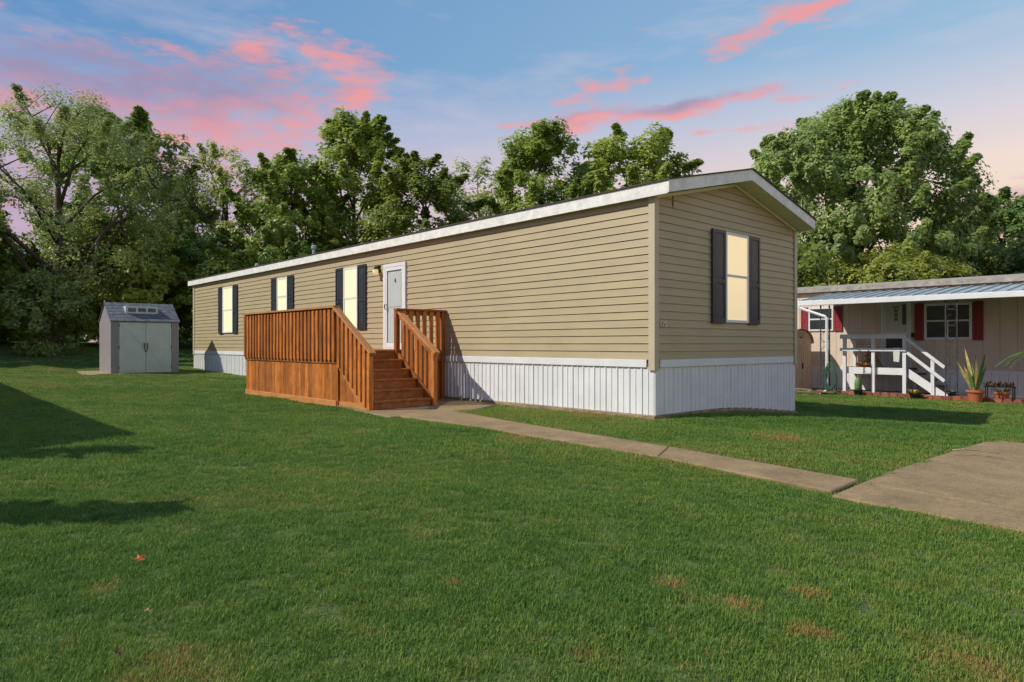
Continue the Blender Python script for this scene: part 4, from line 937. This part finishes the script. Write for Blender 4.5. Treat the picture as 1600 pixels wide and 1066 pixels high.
hgt = rng.uniform(.7, 1.25, len(x))*(1-.10*np.exp(-edge/.12))*(1+.18*vnoise(x, y, 2.3, 4))
hgt *= 1+.35*ss(-7.0, -9.0, x)*ss(6, 0, y)
sc = np.stack([P[:, 2]*rng.uniform(.85, 1.15, len(x)), P[:, 2]*rng.uniform(.85, 1.15, len(x)), hgt*np.minimum(P[:, 2], 1.35)], 1)
pm = bpy.data.meshes.new('lawn'); pm.vertices.add(len(x)); pm.vertices.foreach_set('co', np.stack([x, y, gzb(x, y)], 1).reshape(-1).astype(np.float32))
for nm, ty, val, key in (('tone', 'FLOAT', tone, 'value'), ('rot', 'FLOAT', rng.uniform(0, 6.28, len(x)), 'value'), ('size', 'FLOAT_VECTOR', sc, 'vector'), ('pick', 'INT', rng.integers(0, 5, len(x)), 'value')):
    at = pm.attributes.new(nm, ty, 'POINT'); at.data.foreach_set(key, np.asarray(val).reshape(-1).astype(np.int32 if ty == 'INT' else np.float32))
lawn = put('lawn', pm); tag(lawn, 'mown green lawn of short grass blades with a few dry patches', 'grass', kind='stuff')
ng = bpy.data.node_groups.new('lawn_scatter', 'GeometryNodeTree')
ng.interface.new_socket('Geometry', in_out='INPUT', socket_type='NodeSocketGeometry'); ng.interface.new_socket('Geometry', in_out='OUTPUT', socket_type='NodeSocketGeometry')
gi = ng.nodes.new('NodeGroupInput'); go = ng.nodes.new('NodeGroupOutput'); L = ng.links
def named(nm, ty):
    n = ng.nodes.new('GeometryNodeInputNamedAttribute'); n.data_type = ty; n.inputs[0].default_value = nm; return n.outputs[0]
# blade meshes are made inside the node tree from the five tuft meshes below
tuft_objs = []
tcol = bpy.data.collections.new('grass_tufts')
for k in range(5):
    me = (tuft(100+k, 52, .062, .036, .0021) if k < 4 else tuft(100+k, 30, .062, .046, .0032)).mesh('grass_tuft', gm); ob = bpy.data.objects.new('grass_tuft', me); tcol.objects.link(ob)
ci = ng.nodes.new('GeometryNodeCollectionInfo'); ci.inputs['Collection'].default_value = tcol; ci.inputs['Separate Children'].default_value = True; ci.inputs['Reset Children'].default_value = True
ip = ng.nodes.new('GeometryNodeInstanceOnPoints'); mtp = ng.nodes.new('GeometryNodeMeshToPoints'); L.new(gi.outputs[0], mtp.inputs[0])
L.new(mtp.outputs[0], ip.inputs['Points']); L.new(ci.outputs[0], ip.inputs['Instance']); ip.inputs['Pick Instance'].default_value = True
L.new(named('pick', 'INT'), ip.inputs['Instance Index'])
cx = ng.nodes.new('ShaderNodeCombineXYZ'); L.new(named('rot', 'FLOAT'), cx.inputs[2])
e2r = ng.nodes.new('FunctionNodeEulerToRotation'); L.new(cx.outputs[0], e2r.inputs[0]); L.new(e2r.outputs[0], ip.inputs['Rotation'])
L.new(named('size', 'FLOAT_VECTOR'), ip.inputs['Scale']); L.new(ip.outputs[0], go.inputs[0])
md = lawn.modifiers.new('scatter', 'NODES'); md.node_group = ng

# fallen leaves on the lawn
def leaf(label, x, y, s, m, rz):
    mb = MB(); r = random.Random(int(rz*100)); n = 10; c = [(0, 0, .012)]
    for k in range(n):
        a = 2*math.pi*k/n; q = s*(1 if k % 2 == 0 else .62)*r.uniform(.85, 1.1); c.append((q*math.cos(a), q*.8*math.sin(a), r.uniform(0, .02)))
    d = [(a, b, z-.002) for a, b, z in c]
    mb.add(c+d, [(0, 1+k, 1+(k+1) % n) for k in range(n)]+[(n+1, n+2+(k+1) % n, n+2+k) for k in range(n)]+[(1+k, n+2+k, n+2+(k+1) % n, 1+(k+1) % n) for k in range(n)])
    o = mb.build('fallen_leaf', MAT[m], None, (x, y, float(gzb(x, y))+.042)); o.rotation_euler = (.35, -.3, rz); tag(o, label, 'leaf')
leaf('bright orange fallen leaf on the lawn', -7.52, -1.78, .036, 'leaf_o', .4)
leaf('dark maroon fallen leaf on the lawn', -7.89, -2.93, .02, 'leaf_r', 1.4)
leaf('small tan dry leaf on the lawn', -7.68, -2.58, .02, 'leaf_t', 2.4)

tw = MB(); tw.tube([(-.28, -4.02, .035), (-.2, -4.12, .05), (-.12, -4.26, .04), (-.18, -4.42, .036)], [.009, .010, .008, .004], 6)
tw.tube([(-.2, -4.12, .05), (-.1, -4.14, .045)], [.006, .003], 5)
tag(tw.build('twig', MAT['timber'], smooth=True), 'thin curved twig lying on the concrete driveway edge', 'twig')
